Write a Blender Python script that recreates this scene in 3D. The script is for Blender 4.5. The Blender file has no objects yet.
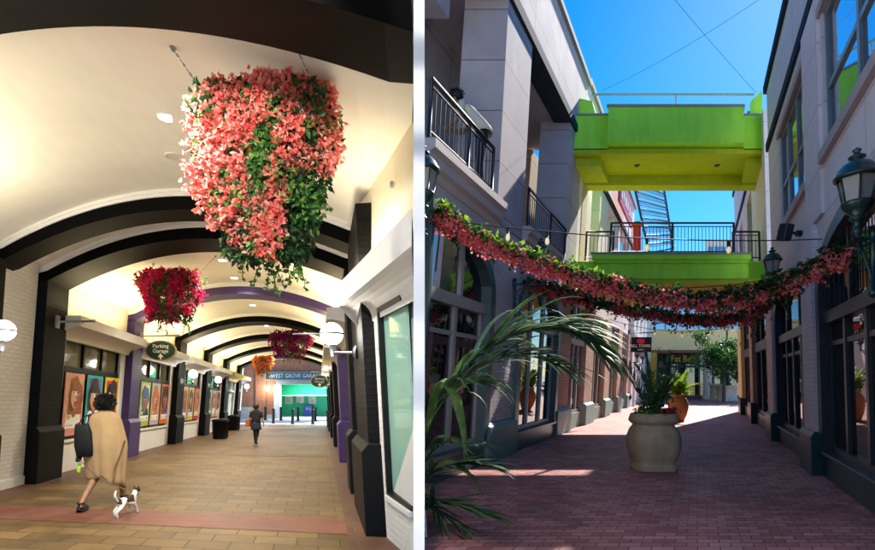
import bpy, bmesh, math, random
from mathutils import Vector as V, Matrix, noise
R = math.radians
random.seed(7)
sc = bpy.context.scene
COL = sc.collection

# ------------------------------------------------------------------ materials
MATS = {}
def new_mat(name):
    m = bpy.data.materials.new(name); m.use_nodes = True
    n = m.node_tree.nodes; l = m.node_tree.links
    return m, n, l, n['Principled BSDF']
def lk(l, a, b): l.new(a, b)
def rgba(c): return (c[0], c[1], c[2], 1)
def paint(name, col, rough=.6, var=.12, nscale=3.0, bump=.08, bscale=60, metal=0, coat=0, spec=.5, emit=0, emitcol=None, sss=0, trans=0, ior=1.5, dirt=0):
    """plain painted / rendered surface: two scales of tonal noise, fine bump"""
    m, n, l, p = new_mat(name)
    tc = n.new('ShaderNodeTexCoord')
    nz = n.new('ShaderNodeTexNoise'); nz.inputs['Scale'].default_value = nscale; nz.inputs['Detail'].default_value = 6; nz.inputs['Roughness'].default_value = .65
    lk(l, tc.outputs['Object'], nz.inputs['Vector'])
    rp = n.new('ShaderNodeValToRGB')
    rp.color_ramp.elements[0].position = .3; rp.color_ramp.elements[1].position = .7
    rp.color_ramp.elements[0].color = rgba([c*(1-var) for c in col]); rp.color_ramp.elements[1].color = rgba([min(1, c*(1+var)) for c in col])
    lk(l, nz.outputs['Fac'], rp.inputs['Fac'])
    out = rp.outputs['Color']
    if dirt:
        mp = n.new('ShaderNodeMapping'); mp.inputs['Scale'].default_value = (1.2, 1.2, .18)
        lk(l, tc.outputs['Object'], mp.inputs['Vector'])
        n3 = n.new('ShaderNodeTexNoise'); n3.inputs['Scale'].default_value = 4; n3.inputs['Detail'].default_value = 8
        lk(l, mp.outputs['Vector'], n3.inputs['Vector'])
        r3 = n.new('ShaderNodeValToRGB'); r3.color_ramp.elements[0].position = .45; r3.color_ramp.elements[1].position = .8
        r3.color_ramp.elements[0].color = (0, 0, 0, 1); r3.color_ramp.elements[1].color = (dirt, dirt, dirt, 1)
        lk(l, n3.outputs['Fac'], r3.inputs['Fac'])
        mx = n.new('ShaderNodeMixRGB'); mx.inputs['Color2'].default_value = rgba([c*.45 for c in col])
        lk(l, r3.outputs['Color'], mx.inputs['Fac']); lk(l, out, mx.inputs['Color1']); out = mx.outputs['Color']
    lk(l, out, p.inputs['Base Color'])
    p.inputs['Roughness'].default_value = rough; p.inputs['Metallic'].default_value = metal
    p.inputs['Coat Weight'].default_value = coat; p.inputs['IOR'].default_value = ior
    p.inputs['Specular IOR Level'].default_value = spec
    p.inputs['Subsurface Weight'].default_value = sss; p.inputs['Transmission Weight'].default_value = trans
    if emit:
        p.inputs['Emission Color'].default_value = rgba(emitcol or col); p.inputs['Emission Strength'].default_value = emit
    if bump:
        n2 = n.new('ShaderNodeTexNoise'); n2.inputs['Scale'].default_value = bscale; n2.inputs['Detail'].default_value = 4
        lk(l, tc.outputs['Object'], n2.inputs['Vector'])
        b = n.new('ShaderNodeBump'); b.inputs['Strength'].default_value = bump; b.inputs['Distance'].default_value = .02
        lk(l, n2.outputs['Fac'], b.inputs['Height']); lk(l, b.outputs['Normal'], p.inputs['Normal'])
    MATS[name] = m
    return m
def brick(name, c1, c2, mortar, bw, bh, ms=.008, bump=.5, rough=.6, off=.5, blotch=.25, spec=.4, coat=0, spots=0):
    m, n, l, p = new_mat(name)
    tc = n.new('ShaderNodeTexCoord')
    br = n.new('ShaderNodeTexBrick'); br.offset = off
    br.inputs['Scale'].default_value = 1; br.inputs['Brick Width'].default_value = bw; br.inputs['Row Height'].default_value = bh
    br.inputs['Mortar Size'].default_value = ms; br.inputs['Mortar Smooth'].default_value = .3; br.inputs['Bias'].default_value = 0
    br.inputs['Color1'].default_value = rgba(c1); br.inputs['Color2'].default_value = rgba(c2); br.inputs['Mortar'].default_value = rgba(mortar)
    lk(l, tc.outputs['UV'], br.inputs['Vector'])
    nz = n.new('ShaderNodeTexNoise'); nz.inputs['Scale'].default_value = 1.3; nz.inputs['Detail'].default_value = 8; nz.inputs['Roughness'].default_value = .7
    lk(l, tc.outputs['Object'], nz.inputs['Vector'])
    rp = n.new('ShaderNodeValToRGB'); rp.color_ramp.elements[0].position = .3; rp.color_ramp.elements[1].position = .72
    a = 1-blotch; rp.color_ramp.elements[0].color = (a, a, a, 1); rp.color_ramp.elements[1].color = (1+blotch*.3,)*3+(1,)
    lk(l, nz.outputs['Fac'], rp.inputs['Fac'])
    mx = n.new('ShaderNodeMixRGB'); mx.blend_type = 'MULTIPLY'; mx.inputs['Fac'].default_value = 1
    lk(l, br.outputs['Color'], mx.inputs['Color1']); lk(l, rp.outputs['Color'], mx.inputs['Color2'])
    out = mx.outputs['Color']
    if spots:      # trodden-in gum and drip stains
        vo = n.new('ShaderNodeTexVoronoi'); vo.inputs['Scale'].default_value = spots; vo.inputs['Randomness'].default_value = 1
        lk(l, tc.outputs['Object'], vo.inputs['Vector'])
        r4 = n.new('ShaderNodeValToRGB'); r4.color_ramp.elements[0].position = .035; r4.color_ramp.elements[1].position = .075
        r4.color_ramp.elements[0].color = (.50, .50, .50, 1); r4.color_ramp.elements[1].color = (1, 1, 1, 1)
        lk(l, vo.outputs['Distance'], r4.inputs['Fac'])
        n5 = n.new('ShaderNodeTexNoise'); n5.inputs['Scale'].default_value = .55; n5.inputs['Detail'].default_value = 9; n5.inputs['Roughness'].default_value = .75
        lk(l, tc.outputs['Object'], n5.inputs['Vector'])
        r5 = n.new('ShaderNodeValToRGB'); r5.color_ramp.elements[0].position = .36; r5.color_ramp.elements[1].position = .52
        r5.color_ramp.elements[0].color = (.66, .66, .66, 1); r5.color_ramp.elements[1].color = (1, 1, 1, 1)
        lk(l, n5.outputs['Fac'], r5.inputs['Fac'])
        for q in (r4, r5):
            m6 = n.new('ShaderNodeMixRGB'); m6.blend_type = 'MULTIPLY'; m6.inputs['Fac'].default_value = 1
            lk(l, out, m6.inputs['Color1']); lk(l, q.outputs['Color'], m6.inputs['Color2']); out = m6.outputs['Color']
    lk(l, out, p.inputs['Base Color'])
    n2 = n.new('ShaderNodeTexNoise'); n2.inputs['Scale'].default_value = 45; n2.inputs['Detail'].default_value = 5
    lk(l, tc.outputs['Object'], n2.inputs['Vector'])
    rr = n.new('ShaderNodeMapRange'); rr.inputs['To Min'].default_value = rough-.12; rr.inputs['To Max'].default_value = rough+.12
    lk(l, nz.outputs['Fac'], rr.inputs['Value']); lk(l, rr.outputs['Result'], p.inputs['Roughness'])
    md = n.new('ShaderNodeMath'); md.operation = 'MULTIPLY_ADD'; md.inputs[1].default_value = -1.0
    lk(l, br.outputs['Fac'], md.inputs[0])
    m3 = n.new('ShaderNodeMath'); m3.operation = 'MULTIPLY'; m3.inputs[1].default_value = .35
    lk(l, n2.outputs['Fac'], m3.inputs[0]); lk(l, m3.outputs[0], md.inputs[2])
    b = n.new('ShaderNodeBump'); b.inputs['Strength'].default_value = bump; b.inputs['Distance'].default_value = .012
    lk(l, md.outputs[0], b.inputs['Height']); lk(l, b.outputs['Normal'], p.inputs['Normal'])
    p.inputs['Specular IOR Level'].default_value = spec; p.inputs['Coat Weight'].default_value = coat
    MATS[name] = m
    return m
def leafmat(name, col, var=.35, trans=.35, rough=.45):
    m, n, l, p = new_mat(name)
    tc = n.new('ShaderNodeTexCoord'); nz = n.new('ShaderNodeTexNoise'); nz.inputs['Scale'].default_value = 9; nz.inputs['Detail'].default_value = 3
    lk(l, tc.outputs['Object'], nz.inputs['Vector'])
    rp = n.new('ShaderNodeValToRGB'); rp.color_ramp.elements[0].position = .32; rp.color_ramp.elements[1].position = .68
    rp.color_ramp.elements[0].color = rgba([c*(1-var) for c in col]); rp.color_ramp.elements[1].color = rgba([min(1, c*(1+var)) for c in col])
    lk(l, nz.outputs['Fac'], rp.inputs['Fac']); lk(l, rp.outputs['Color'], p.inputs['Base Color'])
    p.inputs['Roughness'].default_value = rough; p.inputs['Specular IOR Level'].default_value = .35
    tr = n.new('ShaderNodeBsdfTranslucent'); lk(l, rp.outputs['Color'], tr.inputs['Color'])
    ms = n.new('ShaderNodeMixShader'); ms.inputs[0].default_value = trans
    lk(l, p.outputs[0], ms.inputs[1]); lk(l, tr.outputs[0], ms.inputs[2])
    lk(l, ms.outputs[0], n['Material Output'].inputs['Surface'])
    MATS[name] = m
    return m
def glassy(name, col, ior=1.9, rough=.02, wav=.04):
    m, n, l, p = new_mat(name)
    p.inputs['Base Color'].default_value = rgba(col); p.inputs['Roughness'].default_value = rough; p.inputs['IOR'].default_value = ior
    p.inputs['Specular IOR Level'].default_value = .5
    tc = n.new('ShaderNodeTexCoord'); nz = n.new('ShaderNodeTexNoise'); nz.inputs['Scale'].default_value = .9; nz.inputs['Detail'].default_value = 1
    lk(l, tc.outputs['Object'], nz.inputs['Vector'])
    b = n.new('ShaderNodeBump'); b.inputs['Strength'].default_value = wav; b.inputs['Distance'].default_value = .05
    lk(l, nz.outputs['Fac'], b.inputs['Height']); lk(l, b.outputs['Normal'], p.inputs['Normal'])
    MATS[name] = m
    return m
def glow(name, col, s):
    m, n, l, p = new_mat(name)
    p.inputs['Base Color'].default_value = rgba(col); p.inputs['Emission Color'].default_value = rgba(col); p.inputs['Emission Strength'].default_value = s
    p.inputs['Roughness'].default_value = .3
    MATS[name] = m
    return m
M = MATS
paint('ceiling_cream', (.80, .77, .69), .7, .05, 1.2, .03, 90)
paint('white_trim', (.80, .80, .79), .5, .04, 2, .04, 80)
paint('stucco_white', (.78, .77, .74), .7, .05, 1.5, .25, 140, dirt=.12)
paint('cream_wall', (.80, .75, .58), .7, .05, 1.2, .1, 120)
paint('black_beam', (.0022, .0022, .0025), .7, .25, 2, .03, 40, spec=.05)
paint('olive_soffit', (.006, .0052, .0035), .6, .15, 2, .03, 40, spec=.1)
paint('purple_beam', (.050, .022, .125), .5, .15, 2, .03, 40)
brick('black_brick', (.003, .003, .0034), (.0052, .0052, .006), (.0016, .0016, .0016), .22, .075, .009, .9, .55, spec=.14)
brick('purple_brick', (.050, .022, .13), (.065, .03, .155), (.03, .014, .08), .22, .075, .009, .9, .45)
brick('white_brick', (.76, .75, .72), (.82, .81, .78), (.70, .69, .66), .22, .075, .009, .7, .5, blotch=.08)
paint('black_base', (.0035, .0035, .004), .55, .3, 5, .15, 60, spec=.16)
paint('purple_base', (.045, .022, .12), .4, .2, 5, .15, 60)
paint('yellow_paint', (.78, .55, .02), .45, .06, 2, .04, 60)
paint('black_frame', (.006, .006, .007), .4, .3, 6, .02, 60, spec=.3)
glassy('olive_glass', (.16, .15, .075), 1.5, .06)
glassy('teal_glass', (.30, .55, .46), 1.75, .03)
glassy('pale_glass', (.45, .55, .52), 1.6, .05)
brick('tan_paver', (.122, .070, .022), (.212, .130, .046), (.05, .031, .014), .50, .30, .010, .45, .5, blotch=.4, spec=.45, spots=2.2)
brick('red_paver', (.16, .055, .035), (.20, .078, .05), (.15, .06, .04), .24, .12, .008, .4, .5, blotch=.3, spec=.4)
brick('border_paver', (.10, .048, .028), (.135, .066, .038), (.13, .07, .04), .30, .30, .010, .4, .5, blotch=.3, spec=.4)
brick('alley_brick', (.54, .165, .15), (.80, .36, .32), (.26, .11, .10), .21, .105, .007, .55, .62, blotch=.4, spec=.4, spots=2.4)
paint('street_concrete', (.55, .54, .52), .8, .12, 1, .2, 60)
brick('garage_brick', (.50, .19, .09), (.58, .25, .125), (.36, .22, .15), .24, .08, .008, .4, .7)
paint('garage_green', (.03, .62, .36), .5, .05, 1, .03, 50)
paint('sign_teal', (.006, .105, .145), .35, .05, 2, .02, 60)
paint('sign_green', (.006, .045, .026), .35, .1, 3, .02, 60, coat=.4)
paint('sign_gold', (.42, .30, .12), .4, .1, 5, .02, 60)
paint('white_letter', (.85, .85, .83), .4, .02, 2, 0)
paint('orange_letter', (.75, .22, .07), .5, .05, 2, 0)
paint('blue_machine', (.02, .10, .62), .4, .1, 3, .02)
paint('steel', (.42, .44, .46), .35, .08, 8, .03, 90, metal=.7)
paint('grey_trim', (.38, .40, .42), .5, .06, 3, .03, 60)
paint('bollard_black', (.016, .017, .02), .4, .2, 4, .05)
glow('globe_glow', (1, .96, .88), 9)
glow('disc_glow', (.95, .97, 1), 14)
paint('off_disc', (.72, .68, .58), .6, .03, 2, 0)
# alley
paint('stucco_mauve', (.46, .39, .41), .85, .07, 1.3, .35, 150, dirt=.22)
paint('stucco_side', (.52, .475, .455), .85, .07, 1.3, .35, 150, dirt=.22)
paint('stucco_beige', (.60, .50, .36), .85, .07, 1.5, .3, 150, dirt=.15)
paint('stucco_pale', (.66, .65, .63), .85, .06, 1.5, .3, 150, dirt=.18)
paint('joint_dark', (.16, .145, .15), .9, .1, 3, .05)
brick('grey_brick', (.58, .51, .53), (.66, .59, .60), (.48, .43, .44), .22, .075, .008, .8, .75, blotch=.2)
brick('lavender_brick', (.78, .70, .745), (.84, .77, .80), (.66, .60, .63), .22, .075, .008, .8, .75, blotch=.15)
brick('peach_brick', (.55, .37, .28), (.62, .43, .33), (.38, .28, .22), .22, .075, .008, .7, .75, blotch=.2)
paint('teal_dark', (.028, .072, .082), .38, .2, 4, .05, 60)
paint('teal_base', (.075, .18, .185), .5, .15, 4, .1, 60)
paint('teal_pale', (.20, .33, .30), .6, .1, 4, .1, 60)
paint('navy_trim', (.03, .042, .07), .85, .15, 4, .04, spec=.08)
paint('moulding', (.46, .38, .385), .75, .08, 3, .1, 100)
paint('coping', (.30, .31, .33), .85, .1, 3, .04, 60, spec=.1)
paint('lime_green', (.42, .88, .05), .7, .09, 1.1, .25, 130, dirt=.32)
paint('lime_bounce_lit', (.50, .56, .012), .7, .09, 1.1, .25, 130, dirt=.2)  # bridge undersides: yellow of bounced light put into the green paint colour
paint('mullion_grey', (.30, .29, .28), .45, .08, 4, .03)
paint('mullion_dark', (.05, .055, .07), .4, .15, 4, .03)
paint('window_frame_blue', (.22, .27, .33), .4, .08, 4, .03)
glassy('dark_glass', (.014, .016, .018), 2.6, .012)
glassy('sky_glass', (.42, .50, .58), 2.0, .012); MATS['sky_glass'].node_tree.nodes['Principled BSDF'].inputs['Metallic'].default_value = .9
paint('lantern_green', (.008, .034, .031), .32, .2, 7, .06, 60, coat=.3)
paint('lantern_glass', (.40, .39, .39), .25, .06, 5, .05, 40, trans=.35)
paint('rail_black', (.012, .014, .02), .4, .2, 6, .02)
paint('planter_stone', (.50, .37, .235), .8, .2, 3, .4, 70, dirt=.45)
paint('terracotta', (.58, .27, .10), .7, .12, 3, .2, 70, dirt=.25)
paint('soil', (.05, .035, .025), .95, .3, 12, .6, 50)
paint('limestone', (.68, .62, .50), .85, .18, 3, .4, 40, dirt=.3)
paint('gold_wall', (.88, .70, .34), .75, .05, 2, .1, 90)
paint('brown_soffit', (.24, .10, .05), .7, .1, 2, .05)
paint('mustard', (.62, .38, .03), .55, .08, 2, .05)
paint('yellow_sign', (.80, .52, .02), .4, .05, 2, 0)
paint('red_sign', (.62, .02, .03), .45, .08, 3, .03)
paint('orange_paint', (.80, .25, .03), .5, .08, 3, .03)
paint('bark', (.12, .085, .055), .9, .3, 14, .6, 40)
paint('cable', (.012, .012, .014), .6, .1, 4, 0)
glow('bulb_glow', (1, .80, .45), .25)
paint('brass', (.35, .2, .06), .4, .1, 5, 0, metal=.6)
leafmat('leaf_dark', (.018, .055, .018)); leafmat('leaf_mid', (.04, .125, .025)); leafmat('leaf_light', (.14, .30, .045), .35, .45); leafmat('leaf_bright', (.28, .45, .035), .3, .45)
leafmat('palm_dark', (.055, .13, .06), .35, .25, .62); leafmat('palm_mid', (.10, .19, .05), .35, .3, .6); leafmat('palm_blue', (.11, .18, .135), .3, .25, .6); leafmat('palm_tip', (.26, .22, .09), .3, .25, .7)
for nm, c in (('coral_a', (.96, .26, .21)), ('coral_b', (.98, .44, .36)), ('coral_c', (.88, .17, .15)),
              ('crimson_a', (.76, .015, .13)), ('crimson_b', (.88, .05, .22)), ('crimson_c', (.36, .005, .05)),
              ('magenta_a', (.34, .012, .13)), ('magenta_b', (.46, .03, .22)), ('magenta_c', (.2, .006, .07)),
              ('orange_a', (.80, .24, .06)), ('orange_b', (.88, .36, .14)), ('orange_c', (.6, .14, .03)),
              ('pink_a', (.95, .15, .19)), ('pink_b', (.97, .30, .34)), ('pink_c', (.85, .09, .11))):
    leafmat(nm, c, .12, .45, .55)
paint('skin_brown', (.30, .155, .085), .5, .08, 12, .05, 80, sss=.08)
paint('skin_light', (.50, .30, .21), .5, .08, 12, .05, 80, sss=.08)
paint('hair_black', (.008, .007, .007), .5, .3, 20, .4, 60)
paint('hair_brown', (.05, .025, .015), .5, .3, 20, .3, 60)
paint('poncho', (.40, .265, .13), .9, .10, 5, .3, 160)
paint('poncho_edge', (.17, .09, .05), .9, .1, 6, .2, 160)
paint('black_cloth', (.013, .013, .016), .85, .25, 8, .2, 120)
paint('navy_cloth', (.02, .024, .045), .85, .2, 8, .2, 120)
paint('cream_cloth', (.66, .57, .44), .9, .08, 6, .25, 120)
paint('bag_leather', (.006, .008, .009), .6, .2, 8, .2, 60, spec=.25)
paint('bag_orange', (.45, .14, .05), .5, .1, 8, .1, 60)
paint('lime_plastic', (.30, .70, .03), .45, .05, 4, 0)
paint('black_rubber', (.012, .012, .013), .6, .2, 8, .1)
# ------------------------------------------------------------------ frames (how each passage runs on the ground)
class Frame:
    def __init__(s, d, q, sl, la, lb):
        s.d = d; s.q = q; s.sl = sl; s.la = la; s.lb = lb     # heading, skew of the cross walls, ramp slope, batter of the two side walls
    def P(s, a, t, h):
        (t0, k0), (t1, k1) = s.la, s.lb
        k = k0+(k1-k0)*(t-t0)/(t1-t0)
        t = t+k*h
        return V((s.d*a+t, a-s.q*t, s.sl*a+h))
    def step(s, ds): return V((s.d*ds, ds, s.sl*ds))
class World:
    def P(s, a, t, h): return V((a, t, h))
A = Frame(-.238, .15, -.024, (-5.7, .085), (.81, -.06))
B = Frame(.52, 0, .024, (-3.9, .055), (2.05, -.03))
W = World()
# ------------------------------------------------------------------ mesh builder
class MB:
    def __init__(s): s.v = []; s.f = []; s.uv = []; s.m = []; s.sm = []
    def face(s, pts, m=0, uv=None, smooth=False):
        pts = [V(p) for p in pts]; b = len(s.v); s.v += pts
        s.f.append(tuple(range(b, b+len(pts)))); s.m.append(m); s.sm.append(smooth)
        if uv is None:
            nrm = (pts[1]-pts[0]).cross(pts[2]-pts[0])
            i = max(range(3), key=lambda k: abs(nrm[k]))
            uv = [((p.y, p.z), (p.x, p.z), (p.x, p.y))[i] for p in pts]
        s.uv.append(uv)
    def box(s, fr, a0, a1, t0, t1, h0, h1, m=0):
        a0, a1 = min(a0, a1), max(a0, a1); t0, t1 = min(t0, t1), max(t0, t1); h0, h1 = min(h0, h1), max(h0, h1)
        c = lambda i, j, k: (a1 if i else a0, t1 if j else t0, h1 if k else h0)
        for q, ax in (([(0,0,0),(0,0,1),(0,1,1),(0,1,0)], 0), ([(1,0,0),(1,1,0),(1,1,1),(1,0,1)], 0),
                      ([(0,0,0),(1,0,0),(1,0,1),(0,0,1)], 1), ([(0,1,0),(0,1,1),(1,1,1),(1,1,0)], 1),
                      ([(0,0,0),(0,1,0),(1,1,0),(1,0,0)], 2), ([(0,0,1),(1,0,1),(1,1,1),(0,1,1)], 2)):
            L = [c(*z) for z in q]
            uv = [((x[1], x[2]), (x[0], x[2]), (x[1], x[0]))[ax] for x in L]
            s.face([fr.P(*x) for x in L], m, uv)
        return s
    def prism(s, fr, prof, a0, a1, m=0, along='a'):
        """profile of (t,h) points pushed along the frame from a0 to a1 (or profile of (a,h) along t)"""
        g = (lambda a, p: (a, p[0], p[1])) if along == 'a' else ((lambda a, p: (p[0], a, p[1])) if along == 't' else (lambda a, p: (p[0], p[1], a)))
        n = len(prof)
        s.face([fr.P(*g(a0, p)) for p in prof], m, [p for p in prof]); s.face([fr.P(*g(a1, p)) for p in reversed(prof)], m, [p for p in reversed(prof)])
        d = 0
        for i in range(n):
            p, q = prof[i], prof[(i+1) % n]; e = math.dist(p, q)
            s.face([fr.P(*g(a0, q)), fr.P(*g(a0, p)), fr.P(*g(a1, p)), fr.P(*g(a1, q))], m, [(a0, d+e), (a0, d), (a1, d), (a1, d+e)])
            d += e
        return s
    def tube(s, pts, r, n=8, m=0, caps=True):
        pts = [V(p) for p in pts]; rs = r if isinstance(r, (list, tuple)) else [r]*len(pts)
        b = len(s.v); k = len(pts); up = None
        for i, p in enumerate(pts):
            d = (pts[min(i+1, k-1)]-pts[max(i-1, 0)])
            d = d.normalized() if d.length > 1e-9 else V((0, 0, 1))
            if up is None: up = V((0, 0, 1)) if abs(d.z) < .9 else V((1, 0, 0))
            x = d.cross(up).normalized(); y = x.cross(d).normalized(); up = y
            for j in range(n):
                an = 2*math.pi*j/n
                s.v.append(p+x*(math.cos(an)*rs[i])+y*(math.sin(an)*rs[i]))
        for i in range(k-1):
            for j in range(n):
                j2 = (j+1) % n
                s.f.append((b+i*n+j, b+i*n+j2, b+(i+1)*n+j2, b+(i+1)*n+j)); s.m.append(m); s.sm.append(True)
                s.uv.append([(j/n, i), ((j+1)/n, i), ((j+1)/n, i+1), (j/n, i+1)])
        if caps:
            for o, rev in ((b, False), (b+(k-1)*n, True)):
                q = list(range(o, o+n)); q = q[::-1] if rev else q
                s.f.append(tuple(q)); s.m.append(m); s.sm.append(False); s.uv.append([(0, 0)]*n)
        return s
    def lathe(s, prof, c, n=24, m=0, fr=None, smooth=True, sq=0, rot=0):
        """(r,z) profile about the vertical through c; sq>0 squares the section"""
        c = V(c); b = len(s.v)
        for r, z in prof:
            for j in range(n):
                an = 2*math.pi*j/n+rot; ca, sa = math.cos(an), math.sin(an); k = 1
                if sq: k = 1/((abs(ca)**(2+sq)+abs(sa)**(2+sq))**(1/(2+sq)))
                s.v.append(c+V((ca*r*k, sa*r*k, z)))
        for i in range(len(prof)-1):
            for j in range(n):
                j2 = (j+1) % n
                s.f.append((b+i*n+j, b+i*n+j2, b+(i+1)*n+j2, b+(i+1)*n+j)); s.m.append(m); s.sm.append(smooth)
                s.uv.append([(j/n, i), ((j+1)/n, i), ((j+1)/n, i+1), (j/n, i+1)])
        return s
    def ball(s, c, r, m=0, n=16, sc=(1, 1, 1), rot=None):
        c = V(c); k = n//2; b = len(s.v)
        for i in range(k+1):
            th = math.pi*i/k
            for j in range(n):
                ph = 2*math.pi*j/n
                p = V((math.sin(th)*math.cos(ph)*r*sc[0], math.sin(th)*math.sin(ph)*r*sc[1], math.cos(th)*r*sc[2]))
                if rot: p = rot @ p
                s.v.append(c+p)
        for i in range(k):
            for j in range(n):
                j2 = (j+1) % n
                s.f.append((b+i*n+j, b+(i+1)*n+j, b+(i+1)*n+j2, b+i*n+j2)); s.m.append(m); s.sm.append(True); s.uv.append([(0, 0)]*4)
        return s
    def leaf(s, p, d, nrm, ln, w, m=0, bend=.15):
        d = d.normalized(); x = d.cross(nrm)
        x = x.normalized() if x.length > 1e-6 else V((1, 0, 0)); z = x.cross(d)
        b = len(s.v); mid = p+d*(ln*.45)
        s.v += [p, mid+x*(w*.5)+z*(bend*w), p+d*ln-z*(bend*ln*.5), mid-x*(w*.5)+z*(bend*w)]
        s.f += [(b, b+1, b+2), (b, b+2, b+3)]; s.m += [m, m]; s.sm += [False, False]; s.uv += [[(0, 0)]*3]*2
        return s
    def blade(s, pts, ws, side, m=0, fold=.25):
        """folded strip leaf along pts"""
        b = len(s.v); k = len(pts)
        for i, p in enumerate(pts):
            d = (pts[min(i+1, k-1)]-pts[max(i-1, 0)]).normalized(); x = (side-d*side.dot(d))
            x = x.normalized() if x.length > 1e-6 else V((1, 0, 0)); z = x.cross(d).normalized(); w = ws[i]*.5
            s.v += [p+x*w+z*(w*fold), p, p-x*w+z*(w*fold)]
        for i in range(k-1):
            o = b+i*3
            for q in ((o, o+1, o+4, o+3), (o+1, o+2, o+5, o+4)):
                s.f.append(q); s.m.append(m); s.sm.append(True); s.uv.append([(0, 0)]*4)
        return s
    def build(s, name, mats, parent=None, loc=None, bevel=0, label=None):
        me = bpy.data.meshes.new(name)
        o = bpy.data.objects.new(name, me); COL.objects.link(o)
        org = V((0, 0, 0))
        if parent is not None:
            o.parent = parent; q = parent
            while q is not None: org = org+q.location; q = q.parent
        if loc is not None:
            o.location = V(loc)-org; org = V(loc)
        me.from_pydata([v-org for v in s.v], [], s.f); me.update()
        ul = me.uv_layers.new(name='UVMap')
        flat = [c for f in s.uv for u in f for c in u]
        ul.data.foreach_set('uv', flat)
        mats = mats if isinstance(mats, (list, tuple)) else [mats]
        for x in mats: me.materials.append(MATS[x])
        me.polygons.foreach_set('material_index', s.m); me.polygons.foreach_set('use_smooth', s.sm)
        if bevel:
            bm = bmesh.new(); bm.from_mesh(me); bmesh.ops.remove_doubles(bm, verts=bm.verts, dist=1e-5); bm.to_mesh(me); bm.free()
            md = o.modifiers.new('bevel', 'BEVEL'); md.width = bevel; md.segments = 2; md.limit_method = 'ANGLE'; md.angle_limit = R(35)
        if label: o['label'] = label
        return o
def tag(o, label, cat, group=None, kind=None):
    if label: o['label'] = label
    if cat: o['category'] = cat
    if group: o['group'] = group
    if kind: o['kind'] = kind
    return o
def thing(name, label, cat, loc=(0, 0, 0), group=None):
    o = bpy.data.objects.new(name, None); COL.objects.link(o); o.location = V(loc); o.empty_display_size = .1
    return tag(o, label, cat, group)
def dup(root, delta, label=None, rotz=None):
    def cp(o, par):
        c = o.copy(); COL.objects.link(c)
        if par is not None: c.parent = par
        for ch in o.children: cp(ch, c)
        return c
    kids = root
    c = cp(root, None); c.location = root.location+V(delta)
    if rotz is not None: c.rotation_euler.z = rotz
    if label: c['label'] = label
    return c
def structure(o): o['kind'] = 'structure'; return o
def text_into(mb, txt, size, origin, ax, ay, m=0, depth=.012, align='CENTER', font_sx=1.0):
    """flat lettering as mesh, laid on the plane (origin, ax, ay)"""
    cu = bpy.data.curves.new('lettering', 'FONT'); cu.body = txt; cu.size = size; cu.align_x = align; cu.align_y = 'CENTER'; cu.extrude = depth/2; cu.resolution_u = 3
    to = bpy.data.objects.new('lettering', cu); COL.objects.link(to)
    dg = bpy.context.evaluated_depsgraph_get(); me = bpy.data.meshes.new_from_object(to.evaluated_get(dg))
    ax = V(ax).normalized(); ay = V(ay).normalized(); az = ax.cross(ay)
    for p in me.polygons:
        mb.face([V(origin)+ax*(me.vertices[i].co.x*font_sx)+ay*me.vertices[i].co.y+az*(me.vertices[i].co.z) for i in p.vertices], m)
    bpy.data.objects.remove(to); bpy.data.curves.remove(cu); bpy.data.meshes.remove(me)
def rv(s=1): return V((random.gauss(0, s), random.gauss(0, s), random.gauss(0, s)))
def lamp(name, kind, loc, power, col, **kw):
    d = bpy.data.lights.new(name, kind); d.energy = power; d.color = col
    rot = kw.pop('rot', None)
    for k, v in kw.items(): setattr(d, k, v)
    o = bpy.data.objects.new(name, d); COL.objects.link(o); o.location = loc
    if rot: o.rotation_euler = rot
    return o
SKY, SUN, EXPO, WASH = .125, 5.0, 0.93, 58
paint('fin_white', (.86, .86, .86), .6, .02, 2, .02, 80); paint('brown_red', (.16, .03, .025), .5, .1, 4, .02)
# ================================================================== THE ARCADE (left-hand passage)
def inv(fr, X, Y):
    t = (X-fr.d*Y)/(1+fr.d*fr.q); return Y+fr.q*t, t
def ground_sheet(name, fr, pts, mat, lift=0, ang=0):
    mb = MB(); L = []; uv = []
    for X, Y in pts:
        s, t = inv(fr, X, Y); L.append(V((X, Y, fr.sl*s+lift))); uv.append((t*math.cos(ang)-s*math.sin(ang), t*math.sin(ang)+s*math.cos(ang)))
    mb.face(L, 0, uv); o = mb.build(name, mat); return structure(o)
def xy(fr, s, t): p = fr.P(s, t, 0); return (p.x, p.y)
FIN = lambda Y: -.037*Y
ground_sheet('arcade_floor', A, [(.3, -8), xy(A, -8, -6.4), xy(A, 35, -6.4), xy(A, 35, 1.6), xy(A, 7, 1.6), (FIN(4.7), 4.7)][::-1], 'tan_paver')
def strip(name, s0, s1, t0, t1, mat, lift=.004):
    mb = MB(); mb.face([A.P(s0, t0, lift), A.P(s0, t1, lift), A.P(s1, t1, lift), A.P(s1, t0, lift)], 0, [(t0, s0), (t1, s0), (t1, s1), (t0, s1)])
    return structure(mb.build(name, mat))
strip('paver_border', 4.0, 34.9, -6.2, -5.15, 'border_paver'); strip('paver_border', 5.2, 34.9, .36, 1.2, 'border_paver')
strip('paver_band', 5.95, 6.75, -5.15, .36, 'red_paver', .0045)
strip('paver_band', 14.2, 14.7, -5.15, .36, 'border_paver', .0045); strip('paver_band', 23.2, 23.6, -5.15, .36, 'border_paver', .0045)
mb = MB()
for a, b in ((-400, 400),): mb.face([V((-400, -120, -1.3)), V((400, -120, -1.3)), V((400, 600, -1.3)), V((-400, 600, -1.3))])
structure(mb.build('ground', 'street_concrete'))
mb = MB(); p0 = A.P(35, 0, 0).z
mb.face([V((-34, 33, p0-.03)), V((-1.5, 33, p0-.03)), V((-6, 62, p0-.03)), V((-34, 62, p0-.03))]); structure(mb.build('street', 'street_concrete'))
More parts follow.
